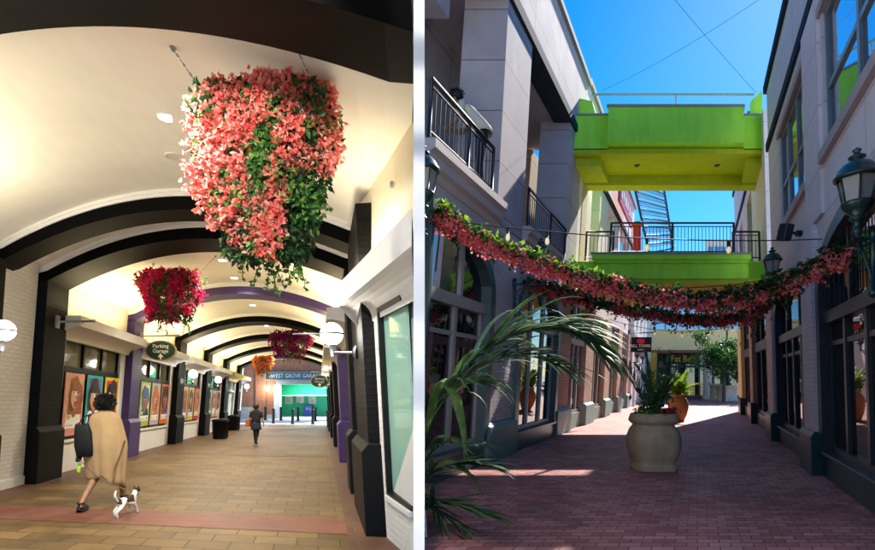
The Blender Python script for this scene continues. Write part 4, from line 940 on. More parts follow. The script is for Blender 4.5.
# ---- upper footbridge
UB = thing('upper_footbridge', 'bright green upper footbridge high across the alley', 'footbridge', B.P(14, -.8, 8))
mb = MB(); mb.box(B, 13.72, 14.25, -2.80, 1.46, 8.04, 9.02); mb.box(B, 14.0, 14.25, TLW-.2, -2.80, 7.97, 8.93); mb.box(B, 14.0, 14.25, 1.46, TRW+.2, 7.97, 8.93); mb.box(B, 15.75, 16.0, TLW-.2, TRW+.2, 7.6, 8.9); mb.build('parapet', 'lime_green', UB)
mb = MB(); mb.box(B, 13.68, 14.29, -2.84, 1.50, 9.02, 9.08); mb.box(B, 13.97, 14.29, TLW-.2, -2.84, 8.93, 8.98); mb.box(B, 13.97, 14.29, 1.5, TRW+.2, 8.93, 8.98); mb.build('coping', 'coping', UB)
mb = MB(); mb.box(B, 14.0, 15.95, TLW-.2, TRW+.2, 7.86, 8.0); mb.box(B, 15.5, 15.97, TLW-.2, TRW+.2, 7.56, 7.86); mb.box(B, 14.25, 15.5, TLW-.2, -3.1, 7.62, 7.86); mb.box(B, 14.25, 15.5, 1.55, TRW+.2, 7.62, 7.86)
mb.build('deck', 'lime_bounce_lit', UB)
for t in (-2.0, .65): mb = MB(); mb.lathe([(0, -.03), (.07, -.03), (.08, 0)], B.P(14.75, t, 7.86), 14); mb.build('soffit_light', 'lantern_green', UB)
mb = MB(); mb.tube([B.P(14.5, -3.55, 9.80), B.P(14.5, 1.9, 9.80)], .03, 8); mb.tube([B.P(14.5, -.72, 9.0), B.P(14.5, -.72, 9.8)], .022, 8); mb.build('handrail', 'steel', UB)
mb = MB(); mb.prism(B, [(TLW-.1, 8.98), (TLW+.62, 8.98), (TLW+.42, 9.5), (TLW-.1, 9.6)], 14.3, 14.5); mb.build('end_fin', 'lime_green', UB); mb = MB(); mb.prism(B, [(TRW+.1, 8.98), (TRW-.32, 8.98), (TRW-.28, 9.5), (TRW+.1, 9.8)], 14.3, 14.5); mb.build('end_fin', 'lime_green', UB)
# ---- lower footbridge
FB = thing('lower_footbridge', 'green lower footbridge with black metal railings', 'footbridge', B.P(14.5, -.8, 4.2))
mb = MB(); mb.box(B, 13.95, 14.5, -3.05, 1.52, 4.35, 5.0); mb.box(B, 13.88, 14.5, -3.10, 1.57, 4.78, 4.86); mb.box(B, 13.82, 14.5, -3.14, 1.60, 4.86, 5.0); mb.box(B, 14.35, 14.6, TLW-.1, -3.05, 4.35, 4.92); mb.box(B, 14.35, 14.6, 1.52, TRW+.1, 4.35, 4.92); mb.build('fascia', 'lime_green', FB)
mb = MB(); mb.box(B, 14.0, 18.3, TLW-.1, TRW+.1, 4.2, 4.35); mb.box(B, 14.5, 18.3, TLW-.1, TRW+.1, 4.35, 4.9); mb.build('deck', 'lime_bounce_lit', FB)
mb = MB(); mb.box(B, 13.79, 14.55, -3.17, 1.63, 5.0, 5.05); mb.build('coping', 'coping', FB)
railing(FB, B, 14.1, 14.1, -2.65, 1.12, 5.05, 5.95, .105, posts=(0, .5, 1)); railing(FB, B, 14.5, 14.5, -3.5, -2.65, 4.98, 5.82, .11); railing(FB, B, 14.5, 14.5, 1.12, 1.95, 4.98, 5.82, .11)
railing(FB, B, 18.1, 18.1, -3.5, 1.95, 4.9, 5.85, .12)
# ---- things up on the decks
c = B.P(17.3, -2.25, 4.9); root = thing('red_column', 'dark red column standing on the lower footbridge', 'column', c)
mb = MB(); mb.lathe([(.16, 0), (.16, .12), (.13, .14), (.13, 1.95), (.17, 1.97), (.17, 2.06), (0, 2.08)], c, 14); mb.build('shaft', 'red_sign', root)
c = B.P(17.4, -1.96, 4.9); root = thing('orange_barrel', 'small orange barrel next to the red column on the footbridge', 'barrel', c)
mb = MB(); mb.lathe([(.10, 0), (.13, .3), (.14, .6), (.12, .9), (.07, 1.0), (.07, 1.1), (0, 1.12)], c, 14); mb.build('drum', 'orange_paint', root)
root = thing('lattice_screen', 'tilted steel lattice sunscreen against the sky behind the footbridges', 'lattice', B.P(22, -2.2, 7))
c4 = [B.P(20.8, -3.2, 10.1), B.P(22.6, -1.78, 10.2), B.P(22.6, -1.22, 7.45), B.P(21, -2.25, 6.85)]
mb = MB(); bl = lambda u, v: c4[0].lerp(c4[1], u).lerp(c4[3].lerp(c4[2], u), v)
for u in (0, 1): mb.tube([bl(u, 0), bl(u, 1)], .045, 6)
for v in (0, 1): mb.tube([bl(0, v), bl(1, v)], .035, 6)
mb.build('frame', 'mullion_dark', root)
mb = MB()
for i in range(1, 9): mb.tube([bl(0, i/9), bl(1, i/9)], .035, 5); mb.tube([bl(0, i/9)+V((0, 0, .16)), bl(1, i/9)+V((0, 0, .16))], .018, 5)
for i in range(1, 15):
    for v in range(9): mb.tube([bl(i/15, v/9), bl(i/15, v/9+.06)+V((0, 0, .05))], .018, 4)
mb.build('slats', 'grey_trim', root)
root = thing('banner_sign', 'red wall sign with pale lettering high on the building beyond the bridges', 'sign', B.P(22, TLW+.3, 8.5))
mb = MB(); mb.box(B, 19.6, 23.2, TLW+.34, TLW+.44, 8.55, 9.5); mb.build('board', 'red_sign', root)
mb = MB()
for k, (a, w_) in enumerate(((19.9, .3), (20.4, .25), (20.9, .35), (21.5, .3), (22.1, .3), (22.6, .3))): mb.box(B, a, a+w_, TLW+.44, TLW+.455, 8.8+.05*(k % 2), 9.2); 
mb.build('lettering', 'white_letter', root)
# ---- far end
GO = thing('gold_shop_building', 'gold building with a dark shopfront closing the far end of the alley', 'building', B.P(38, 0, 0))
mb = MB(); mb.box(B, 38, 39, -4.6, 7, 3.75, 5.25); mb.box(B, 37.9, 38, -4.6, 7, 5.1, 5.3); mb.build('fascia', 'gold_wall', GO)
mb = MB(); mb.box(B, 38.05, 40, -4.6, 7, 3.55, 3.75); mb.build('soffit', 'brown_soffit', GO)
mb = MB(); mb.box(B, 39.2, 39.3, -4.6, 7, 5.25, 8.2); mb.build('upper_glass', 'sky_glass', GO)
mb = MB()
for x in range(13): mb.box(B, 39.1, 39.2, -4.6+x*.95, -4.5+x*.95, 5.25, 8.2)
mb.box(B, 39.05, 39.2, -4.6, 7, 6.6, 6.75); mb.box(B, 38.9, 39.4, -4.6, 7, 8.2, 8.5); mb.build('upper_frame', 'white_trim', GO)
mb = MB(); mb.box(B, 39.6, 39.7, -4.6, 7, 0, 3.6); mb.build('shop_glass', 'dark_glass', GO)
mb = MB()
for x in (-4.5, -3.3, -2.2, -1.0, .15, 1.3, 2.5, 3.8, 5.2): mb.box(B, 39.3, 39.6, x-.07, x+.07, 0, 3.55)
mb.box(B, 39.3, 39.6, -4.6, 7, 2.45, 2.6); mb.box(B, 39.3, 39.6, -4.6, 7, 0, .25); mb.build('shop_frame', 'mullion_dark', GO)
for x in (.75, 4.3): mb = MB(); c = B.P(37.6, x, 0); mb.lathe([(.36, 0), (.36, .25), (.27, .32), (.25, 3.0), (.33, 3.1), (.36, 3.4)], c, 12, sq=6); mb.build('column', 'limestone', GO)
mb = MB(); mb.box(B, 37.9, 38.3, -3.75, -3.25, 0, 3.55); mb.build('post', 'mustard', GO)
root = thing('shop_sign', 'yellow lettered shop sign over the dark shopfront at the far end', 'sign', B.P(39, -1, 3.1))
mb = MB(); mb.box(B, 39.0, 39.1, -2.3, .1, 2.75, 3.5); mb.build('board', 'black_frame', root)
mb = MB(); text_into(mb, 'Fat Belly', .74, B.P(38.97, -1.05, 3.1), (1, 0, 0), (0, 0, 1), font_sx=.85); mb.build('lettering', 'yellow_sign', root)
root = thing('cafe_fence', 'low dark red fence in front of the far shopfront', 'fence', B.P(37.4, -1.5, 0))
mb = MB(); mb.tube([B.P(37.4, -3, 1.0), B.P(37.4, .3, 1.0)], .03, 6); mb.tube([B.P(37.4, -3, .12), B.P(37.4, .3, .12)], .03, 6)
for k in range(34): mb.tube([B.P(37.4, -3+k*.1, 0), B.P(37.4, -3+k*.1, 1.0)], .022, 4)
mb.build('rails', 'brown_red', root)
root = thing('office_block', 'pale office block with a grid of windows far beyond on the skyline', 'building', B.P(60, 4, 0))
mb = MB(); mb.box(B, 60, 68, 1.4, 10, 0, 18); mb.box(B, 59.9, 60, 1.3, 10, 17.6, 18.3); mb.build('wall', 'stucco_pale', root)
for r in range(5):
    for q in range(5):
        mb = MB(); mb.box(B, 59.92, 60, 1.8+q*1.0, 2.5+q*1.0, 11.6+r*1.25, 12.4+r*1.25); mb.build('window', 'sky_glass', root)
mb = MB()
root = thing('stone_plinth', 'square pale limestone plinth under the lamp post at the far right', 'plinth', B.P(35, 2.1, 0))
c = B.P(35, 2.1, 0); mb.lathe([(.52, 0), (.52, .12), (.47, .15), (.47, .95), (.54, .98), (.54, 1.1), (0, 1.1)], c, 20, sq=14); mb.build('block', 'limestone', root)
mb = MB(); c = B.P(36, 1.45, 0); root = thing('stone_plinth', 'smaller limestone planter left of the lamp post plinth', 'plinth', c); mb.lathe([(.4, 0), (.4, 1.05), (.45, 1.07), (.45, 1.2), (0, 1.2)], c, 20, sq=14); mb.build('block', 'limestone', root)
c = B.P(35, 2.1, 1.1); root = thing('lamp_post', 'dark green lamp post rising from the limestone plinth through the tree', 'lamp post', c)
mb = MB(); mb.lathe([(.30, 0), (.30, .1), (.20, .2), (.24, .35), (.13, .5), (.10, 1.0), (.075, 1.2), (.06, 3.8)], c, 14); mb.build('post', 'lantern_green', root)
mb = MB(); mb.lathe([(.06, 3.8), (.2, 3.9), (.26, 4.3), (.30, 4.33), (.1, 4.55), (0, 4.7)], c, 12); mb.build('lantern_head', 'lantern_glass', root)
# hanging black sign
root = thing('hanging_sign', 'black hanging sign with a red emblem on the far left buildings', 'sign', B.P(26.9, TLW+.05, 3))
z = 26.9; a, b = -3.95+.15, -2.60; hc_ = 3.42
mb = MB(); mb.box(B, z, z+.08, a+.05, b, hc_-.42, hc_+.38); mb.build('board', 'black_frame', root)
mb = MB(); mb.tube([B.P(z+.04, TLW, hc_+.62), B.P(z+.04, b+.1, hc_+.62)], .03, 6); mb.tube([B.P(z+.04, a+.3, hc_+.62), B.P(z+.04, a+.3, hc_+.38)], .012, 5); mb.tube([B.P(z+.04, b-.2, hc_+.62), B.P(z+.04, b-.2, hc_+.38)], .012, 5); mb.build('bracket', 'rail_black', root)
mb = MB(); text_into(mb, 'BELL TOWER', .22, B.P(z-.012, (a+b)/2, hc_-.10), (1, 0, 0), (0, 0, 1), font_sx=.82); text_into(mb, 'SHOPS', .11, B.P(z-.012, (a+b)/2, hc_-.30), (1, 0, 0), (0, 0, 1)); mb.build('lettering', 'white_letter', root)
mb = MB(); q = B.P(z-.012, (a+b)/2, hc_+.16)
for i in range(7): mb.ball(q+V((.17*math.cos(i*.9)*(i > 0), 0, .08*math.sin(i*.9)*(i > 0))), .075, 0, 8, (1.2, .12, 1))
mb.build('emblem', 'red_sign', root)
# ---- street lanterns on brackets
def lantern(s, t, h, tw, label, k=1.0, scroll=True):
    """h: underside of the lantern stem"""
    c = B.P(s, t, h); root = thing('wall_lantern', label, 'wall lantern', B.P(s, tw, h), 'green wall lanterns along the alley')
    L = lambda P: [(r*k, z*k) for r, z in P]
    mb = MB(); mb.lathe(L([(.025, -.05), (.035, .0), (.055, .03), (.055, .05), (.035, .07), (.04, .16), (.075, .18), (.075, .20), (.05, .22), (.13, .29), (.155, .34), (.165, .37), (.15, .385), (.0, .385)]), c, 16); mb.build('cup', 'lantern_green', root)
    mb = MB(); mb.lathe(L([(.135, .385), (.185, .66), (.0, .66)]), c, 6, smooth=False); mb.build('glass', 'lantern_glass', root)
    mb = MB()
    for j in range(6):
        an = math.pi*j/3; mb.tube([c+V((math.cos(an)*.14*k, math.sin(an)*.14*k, .38*k)), c+V((math.cos(an)*.19*k, math.sin(an)*.19*k, .665*k))], .012*k, 5)
    mb.lathe(L([(.19, .655), (.225, .66), (.23, .69), (.205, .71), (.19, .76), (.14, .83), (.07, .865), (.05, .87), (.05, .885), (.085, .90), (.085, .92), (.04, .95), (.03, .965), (.045, .985), (.045, 1.0), (.0, 1.03)]), c, 20); mb.build('cap', 'lantern_green', root)
    mb = MB(); w = B.P(s, tw, h-.04); d = (c-w); d.z = 0; ln = d.length; d = d.normalized()
    mb.tube([w, w+d*(ln+.05)], .024*k, 8)
    mb.tube([w-V((0, 0, .05))+d*.02, w+d*.02+V((0, 0, .1))], .05*k, 8); mb.tube([w+d*.02-V((0, 0, .55)), w+d*.02+V((0, 0, .12))], .035, 6); mb.ball(w+d*.02-V((0, 0, .58)), .05, 0, 10)
    mb.tube([w+d*.03-V((0, 0, .5)), w+d*ln*.3-V((0, 0, .36)), w+d*ln*.62-V((0, 0, .18)), w+d*ln*.9-V((0, 0, .03))], .018, 6)
    for cx, cz, rr in ((.28, -.17, .12), (.60, -.085, .07), (.16, -.34, .08)):
        pts = []
        for i in range(20):
            an = i*.42; q = rr*(1-.042*i); pts.append(w+d*(ln*cx+math.cos(an)*q)+V((0, 0, cz+math.sin(an)*q)))
        mb.tube(pts, .011, 5)
    mb.build('bracket', 'lantern_green', root)
    return root
lantern(5.3, 1.77, 3.08, TRW-.08, 'large green wall lantern at the right edge, above the arched shop window', .90)
l2 = lantern(10.3, 1.62, 3.45, TRW-.05, 'green wall lantern on the right, above the garland end', .80)
dup(l2, B.step(5.6), 'small green wall lantern on the right just under the lower footbridge')
lantern(6.35, -3.67, 3.55, TLW+.15, 'green wall lantern at the left edge of the alley under the first balcony', .95)
l3 = lantern(9.7, -3.18, 3.42, TLW+.15, 'green wall lantern on the grey brick pier, half hidden by the garland', .85)
dup(l3, B.step(4.45), 'green wall lantern on the left pier under the lower footbridge')
l5 = lantern(27.2, -3.4, 2.5, TLW+.1, 'white glazed lantern right of the black hanging sign', .95); dup(l5, B.step(2.6), 'farthest white glazed lantern on the left')
root = thing('loudspeaker', 'small black loudspeaker on the right wall below the upper windows', 'loudspeaker', B.P(9.1, TRW-.1, 4.2))
mb = MB(); c = B.P(9.1, TRW-.35, 4.22); rot = Matrix.Rotation(.35, 3, 'Z') @ Matrix.Rotation(.25, 3, 'X')
class SF:
    def P(s, a, t, h): return c+rot @ V((a, t, h))
mb.box(SF(), -.09, .09, -.085, .085, -.15, .15); mb.build('box', 'bollard_black', root, bevel=.02)
mb = MB(); mb.box(SF(), -.075, .075, -.092, -.087, -.13, .13); mb.build('grille', 'rail_black', root)
mb = MB(); mb.tube([c, B.P(9.1, TRW-.1, 4.2)], .025, 8); mb.tube([B.P(9.1, TRW-.12, 4.2), B.P(9.1, TRW-.05, 4.2)], .06, 10); mb.build('arm', 'rail_black', root)
# ---- wires across the sky
for k, (a, b) in enumerate(((( 7.5, -3.35, 10.4), (13, 1.75, 9.0)), ((9.5, 1.75, 9.0), (15.0, -3.35, 10.2)))):
    mb = MB(); p, q = B.P(*a), B.P(*b); mb.tube([p.lerp(q, i/12)-V((0, 0, .5*(i/12)*(1-i/12))) for i in range(13)], .0042, 5)
    tag(mb.build('overhead_wire', 'cable', loc=p), ['thin wire across the sky from the left parapet down to the right roof corner', 'thin wire across the sky from the right roof to the left parapet corner'][k], 'wire')
# ---- garlands and festoon lights
def garland(pts, label, seed, n, rad, bright, cols):
    rnd = random.Random(seed); P = [B.P(*q) for q in pts]
    def at(u):
        x = u*(len(P)-1); i = min(int(x), len(P)-2); f = x-i
        p0, p1, p2, p3 = P[max(i-1, 0)], P[i], P[i+1], P[min(i+2, len(P)-1)]
        return .5*((2*p1)+(p2-p0)*f+(2*p0-5*p1+4*p2-p3)*f*f+(3*p1-p0-3*p2+p3)*f**3)
    root = thing('flower_garland', label, 'garland', P[0])
    mb = MB(); mb.tube([at(i/50) for i in range(51)], .012, 5); mb.build('cord', 'cable', root)
    fl = MB(); gr = MB()
    for i in range(n):
        u = rnd.random(); c = at(u); k = noise.noise(V((u*9, seed, 0))); sw = rad*(1+.8*noise.noise(V((u*24, seed+5, 0))))
        if noise.noise(V((u*34, seed+9, 3))) < -.28 and rnd.random() < .7: continue
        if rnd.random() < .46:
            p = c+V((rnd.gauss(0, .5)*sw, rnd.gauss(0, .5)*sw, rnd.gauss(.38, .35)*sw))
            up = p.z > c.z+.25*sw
            m = rnd.choice((1, 2, 3) if (up and u < bright) else (0, 0, 1));  # top leaves of the sunny stretch: sunlight put into the leaf colour
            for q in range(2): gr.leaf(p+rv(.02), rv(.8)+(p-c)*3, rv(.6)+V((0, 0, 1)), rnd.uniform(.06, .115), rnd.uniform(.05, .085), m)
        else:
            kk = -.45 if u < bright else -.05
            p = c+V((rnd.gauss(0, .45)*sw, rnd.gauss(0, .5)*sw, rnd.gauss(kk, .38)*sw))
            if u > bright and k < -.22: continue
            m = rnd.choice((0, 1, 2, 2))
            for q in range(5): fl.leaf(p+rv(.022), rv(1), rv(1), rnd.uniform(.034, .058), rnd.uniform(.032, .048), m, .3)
    for k in range(22):
        u = rnd.random(); q = at(u)-V((0, 0, rad*.6))
        for i in range(rnd.randint(3, 8)):
            q = q+V((rnd.gauss(0, .012), rnd.gauss(0, .012), -.028)); gr.leaf(q, rv(1)-V((0, 0, .5)), rv(1), .06, .045, rnd.choice((0, 1)))
    fl.build('blossoms', cols, root); gr.build('foliage', ['leaf_dark', 'leaf_mid', 'leaf_light', 'leaf_bright'], root)
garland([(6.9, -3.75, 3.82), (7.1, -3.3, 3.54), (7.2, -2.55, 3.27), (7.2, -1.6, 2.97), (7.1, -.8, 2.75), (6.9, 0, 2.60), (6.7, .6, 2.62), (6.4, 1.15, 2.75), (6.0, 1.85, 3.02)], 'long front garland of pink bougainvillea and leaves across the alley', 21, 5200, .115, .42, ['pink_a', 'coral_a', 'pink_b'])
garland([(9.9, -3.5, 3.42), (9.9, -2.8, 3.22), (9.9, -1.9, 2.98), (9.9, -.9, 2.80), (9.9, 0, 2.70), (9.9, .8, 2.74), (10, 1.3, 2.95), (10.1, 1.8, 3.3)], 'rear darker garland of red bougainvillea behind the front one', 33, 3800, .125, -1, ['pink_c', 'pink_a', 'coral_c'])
def festoon(a, b, sag, us, label):
    p, q = B.P(*a), B.P(*b); at = lambda u: p.lerp(q, u)-V((0, 0, 4*sag*u*(1-u)))
    root = thing('festoon_lights', label, 'string lights', p)
    mb = MB(); mb.tube([at(i/24) for i in range(25)], .009, 5); mb.build('wire', 'cable', root)
    for u in us:
        c = at(u); mb = MB(); mb.tube([c, c-V((0, 0, .09))], .02, 8); mb.build('socket', 'cable', root)
        mb = MB(); mb.lathe([(.015, 0), (.026, -.03), (.032, -.06), (.024, -.09), (0, -.105)], c-V((0, 0, .085)), 12); mb.build('bulb', 'bulb_glow', root)
festoon((6.9, -3.7, 3.75), (7.4, 1.95, 3.62), .12, (.16, .26, .52, .74), 'string of warm bulbs sloping over the front garland')
festoon((9.6, -3.6, 3.66), (10.6, 1.9, 3.72), .3, (.2, .35, .5, .62, .8), 'string of warm bulbs behind, below the lower footbridge')
festoon((15.5, -3.5, 3.6), (17.0, 1.9, 3.5), .45, (.2, .38, .55, .72, .88), 'far string of warm bulbs in front of the gold building')
# ================================================================== PLANTS
def urn(c, prof, mat, label, sq=2, rot=0, soil_r=.3, soil_z=.9):
    root = thing('planter_urn', label, 'planter', c)
    mb = MB(); mb.lathe(prof, c, 40, sq=sq, rot=rot); mb.build('urn_body', mat, root)
    mb = MB(); mb.lathe([(soil_r, soil_z), (0, soil_z+.03)], c, 24, sq=sq, rot=rot); mb.build('soil', 'soil', root)
    return root
PC = B.P(8.55, -.76, 0); K_ = .9
urn(PC, [(0.000, 0), (0.343, 0), (0.347, .02), (0.347, .09), (0.320, .115), (0.311, .13), (0.347, .20), (0.387, .33), (0.401, .46), (0.392, .58), (0.356, .69), (0.311, .755), (0.303, .775), (0.325, .79), (0.356, .82), (0.369, .85), (0.360, .88), (0.343, .93), (0.334, .96), (0.303, .965), (0.294, .90), (0.000, .90)],
    'planter_stone', 'big pale bulbous stone planter standing in the middle of the alley', sq=1.2, soil_r=.30, soil_z=.91)
PC2 = B.P(18.6, -.72, 0)
urn(PC2, [(0, 0), (.2, 0), (.22, .06), (.29, .22), (.345, .45), (.355, .6), (.31, .78), (.245, .87), (.235, .9), (.28, .955), (.265, .97), (.225, .93), (0, .9)], 'terracotta', 'orange terracotta urn behind the stone planter', sq=0, soil_r=.22, soil_z=.9)
def frond(mb, p, az, el, L, droop, nl, lw, ll, mats, rnd, twist=0, stem=None, hang=.5):
    """pinnate palm frond: curved rachis with folded leaflets"""
    pts = []; d = V((math.cos(az)*math.cos(el), math.sin(az)*math.cos(el), math.sin(el))); q = V(p); n = 22
    for i in range(n+1):
        pts.append(q.copy()); q = q+d*(L/n); d = (d+V((0, 0, -droop/n*(.4+1.4*i/n)))).normalized()
    (stem or mb).tube(pts, [.013*(1-.8*i/n)+.002 for i in range(n+1)], 5, mats[0])
    for k in range(nl):
        u = .14+.86*(k+.5)/nl; x = u*n; i = min(int(x), n-1); c = pts[i].lerp(pts[i+1], x-i); d = (pts[i+1]-pts[i]).normalized()
        sd = d.cross(V((0, 0, 1))); sd = sd.normalized() if sd.length > .05 else V((1, 0, 0))
        for s in (-1, 1):
            a = (d*(.55+.5*u)+sd*s*(.8-.25*u)+V((0, 0, rnd.uniform(.05, .3)))+rv(.06)).normalized()
            l = ll*(math.sin(math.pi*min(1, .18+u*.80)))**.7*rnd.uniform(.85, 1.1)+.05
            bp = [c]; 
            for j in range(1, 6): bp.append(bp[-1]+a*(l/5)); a = (a+V((0, 0, -hang*.22*j/3))).normalized()
            mb.blade(bp, [lw*.5, lw, lw*.95, lw*.75, lw*.4, .002], d.cross(a) if False else V((0, 0, 1)).cross(a), rnd.choice(mats))
rnd = random.Random(4)
root = thing('potted_palm', 'feathery dark palm growing out of the big stone planter', 'palm', PC+V((0, 0, .91)))
mb = MB()
for k in range(13):
    az = k*2.4+rnd.uniform(-.3, .3); el = rnd.uniform(1.05, 1.5)
    frond(mb, PC+V((rnd.gauss(0, .05), rnd.gauss(0, .05), .9)), az, el, rnd.uniform(.75, 1.2), rnd.uniform(.25, .8), 17, .020, .27, (0, 0, 1), rnd)
for k in range(170): mb.leaf(PC+V((rnd.gauss(0, .13), rnd.gauss(0, .13), 1.0+abs(rnd.gauss(0, .22)))), rv(1)+V((0, 0, .6)), rv(1), rnd.uniform(.08, .16), .055, rnd.choice((0, 1, 1)))
mb.build('fronds', ['palm_dark', 'palm_mid'], root)
mb = MB(); root = thing('spiky_agave', 'spray of thin silvery spiky leaves on the left of the stone planter', 'plant', PC+V((-.16, 0, .92)))
for k in range(44):
    az = rnd.uniform(0, 6.28); el = rnd.uniform(.25, 1.3); d = V((math.cos(az)*math.cos(el), math.sin(az)*math.cos(el), math.sin(el))); p = PC+V((-.14, -.05, .93)); L = rnd.uniform(.3, .55)
    mb.blade([p, p+d*L*.5, p+d*L-V((0, 0, .03))], [.012, .015, .001], V((0, 0, 1)).cross(d), rnd.choice((0, 1)))
mb.build('leaves', ['palm_blue', 'palm_mid'], root)
root = thing('planter_flowers', 'low crimson flowers and bright leaves spilling over the stone planter rim', 'flowers', PC+V((.1, -.2, .95)))
mb = MB()
for k in range(240):
    an = rnd.uniform(math.pi, 2*math.pi); r = rnd.uniform(.12, .36); p = PC+V((math.cos(an)*r, math.sin(an)*r, .95+rnd.uniform(-.02, .09)))
    red = p.x > PC.x-.02
    for q in range(3): mb.leaf(p, rv(1)+V((0, 0, .4)), rv(1), rnd.uniform(.03, .06), .035, (0 if rnd.random() < .6 else 1) if red else rnd.choice((1, 2)))
mb.build('blossoms', ['crimson_a', 'leaf_mid', 'leaf_bright'], root)
root = thing('potted_palm', 'bright yellow green palm lit by the sun in the terracotta urn', 'palm', PC2+V((0, 0, 1)))
mb = MB()
for k in range(12):
    frond(mb, PC2+V((0, 0, .9)), k*2.4, rnd.uniform(.8, 1.4), rnd.uniform(.6, 1.05), rnd.uniform(.7, 1.4), 12, .06, .34, (0, 1, 1), rnd)
for k in range(260): mb.leaf(PC2+V((rnd.gauss(0, .2), rnd.gauss(0, .2), 1.0+abs(rnd.gauss(0, .25)))), rv(1), rv(1), .16, .08, rnd.choice((0, 1)))
mb.build('fronds', ['leaf_light', 'leaf_bright'], root)
# near palm at the left edge
PP = V((-.20, 5.75, .12)); root = thing('potted_palm', 'near palm with long arching fronds at the left edge of the alley', 'palm', PP)
rnd = random.Random(12)
mb = MB(); mb.lathe([(.13, 0), (.155, .2), (.175, .34), (.16, .345), (.15, .3), (0, .3)], PP, 20); mb.build('pot', 'terracotta', root)
mb = MB(); st = MB()
def arc_frond(pts, nl, ll, lw, mats, hang, up=.2, side_bias=(1, 1), u0=.1):
    P = [V(p) for p in pts]
    def at(u):
        x = u*(len(P)-1); i = min(int(x), len(P)-2); f = x-i
        p0, p1, p2, p3 = P[max(i-1, 0)], P[i], P[i+1], P[min(i+2, len(P)-1)]
        return .5*((2*p1)+(p2-p0)*f+(2*p0-5*p1+4*p2-p3)*f*f+(3*p1-p0-3*p2+p3)*f**3)
    st.tube([at(i/30) for i in range(31)], [.014*(1-.85*i/30)+.002 for i in range(31)], 6, 1)
    for k in range(nl):
        u = u0+(1-u0)*(k+.5)/nl; c = at(u); d = (at(min(1, u+.02))-at(u-.02)).normalized(); hg = hang*rnd.uniform(.45, 1.25); sd = d.cross(V((0, 0, 1))).normalized()
        for s, sb in zip((-1, 1), side_bias):
            if sb == 0: continue
            a = (d*(.9+.3*u)+sd*s*(.42)+V((0, 0, up))+rv(.13)).normalized(); l = ll*sb*(.55+.45*math.sin(math.pi*min(1, .15+.8*u)))*rnd.uniform(.85, 1.12)
            bp = [c]
            for j in range(1, 9): bp.append(bp[-1]+a*(l/8)); a = (a+V((0, 0, -hg*.055*j))).normalized()
            mb.blade(bp, [lw*.5, lw*.9, lw, lw, lw*.9, lw*.75, lw*.5, lw*.25, .002], V((0, 0, 1)).cross(a), rnd.choice(mats), .3)
b0 = PP+V((0, 0, .35))
arc_frond([b0, (-.13, 5.6, 1.15), (.12, 5.5, 1.62), (.55, 5.4, 2.02), (1.0, 5.3, 2.20), (1.35, 5.25, 2.18), (1.58, 5.2, 2.05)], 40, .98, .078, (0, 2, 0, 1), .9, .14, u0=.40)
arc_frond([b0, (-.16, 5.5, 1.0), (-.02, 5.3, 1.40), (.22, 5.1, 1.62), (.5, 5.0, 1.66)], 10, .66, .06, (0, 1), 1.2, .1, u0=.5)
arc_frond([b0, (-.14, 5.6, 1.0), (.05, 5.45, 1.42), (.4, 5.3, 1.78), (.85, 5.2, 1.92), (1.2, 5.15, 1.84)], 20, .85, .066, (2, 0, 1), .8, .12, u0=.42)
arc_frond([b0, (-.12, 5.5, .80), (.10, 5.2, 1.02), (.42, 5.0, 1.02)], 9, .45, .03, (1, 0), 1.0, .1, u0=.4)
arc_frond([b0, (-.15, 5.4, .60), (.0, 5.1, .76), (.25, 4.9, .86), (.5, 4.8, .86)], 18, .54, .06, (2, 0, 1, 0), .25, .02, u0=.22)
arc_frond([b0, (-.15, 5.3, .36), (-.02, 5.0, .46), (.2, 4.85, .46), (.46, 4.75, .40)], 18, .56, .055, (1, 0, 0), .2, .0, u0=.2)
arc_frond([b0, (-.12, 5.4, .40), (.05, 5.1, .30), (.25, 4.95, .20)], 10, .48, .03, (1, 0), .2, .0, u0=.2)
# wide folded blade hanging in front
for pts, w in (([(-.14, 5.3, 1.10), (-.02, 5.2, 1.62), (.12, 5.15, 1.72), (.22, 5.1, 1.45), (.29, 5.05, 1.05), (.27, 5.0, .72)], .19), ([(-.14, 5.3, .9), (0, 5.2, 1.12), (.2, 5.1, 1.05), (.40, 5.05, .88)], .09), ([(-.14, 5.3, .6), (-.02, 5.15, .85), (.16, 5.05, .86), (.36, 5.0, .70), (.46, 4.95, .5)], .10)):
    P = [V(p) for p in pts]; bp = []
    for i in range(len(P)-1):
        for f in range(4): bp.append(P[i].lerp(P[i+1], f/4))
    bp.append(P[-1])
    for _ in range(3): bp = [bp[0]]+[(bp[i-1]+bp[i]*2+bp[i+1])/4 for i in range(1, len(bp)-1)]+[bp[-1]]
    n = len(bp); mb.blade(bp, [w*min(1, .35+3*i/n)*max(.03, min(1, (n-1-i)/(n*.55))) for i in range(n)], V((.75, .6, .2)), 1, .35)
mb.build('fronds', ['palm_dark', 'palm_mid', 'palm_blue'], root); st.build('stems', ['palm_dark', 'palm_mid'], root)
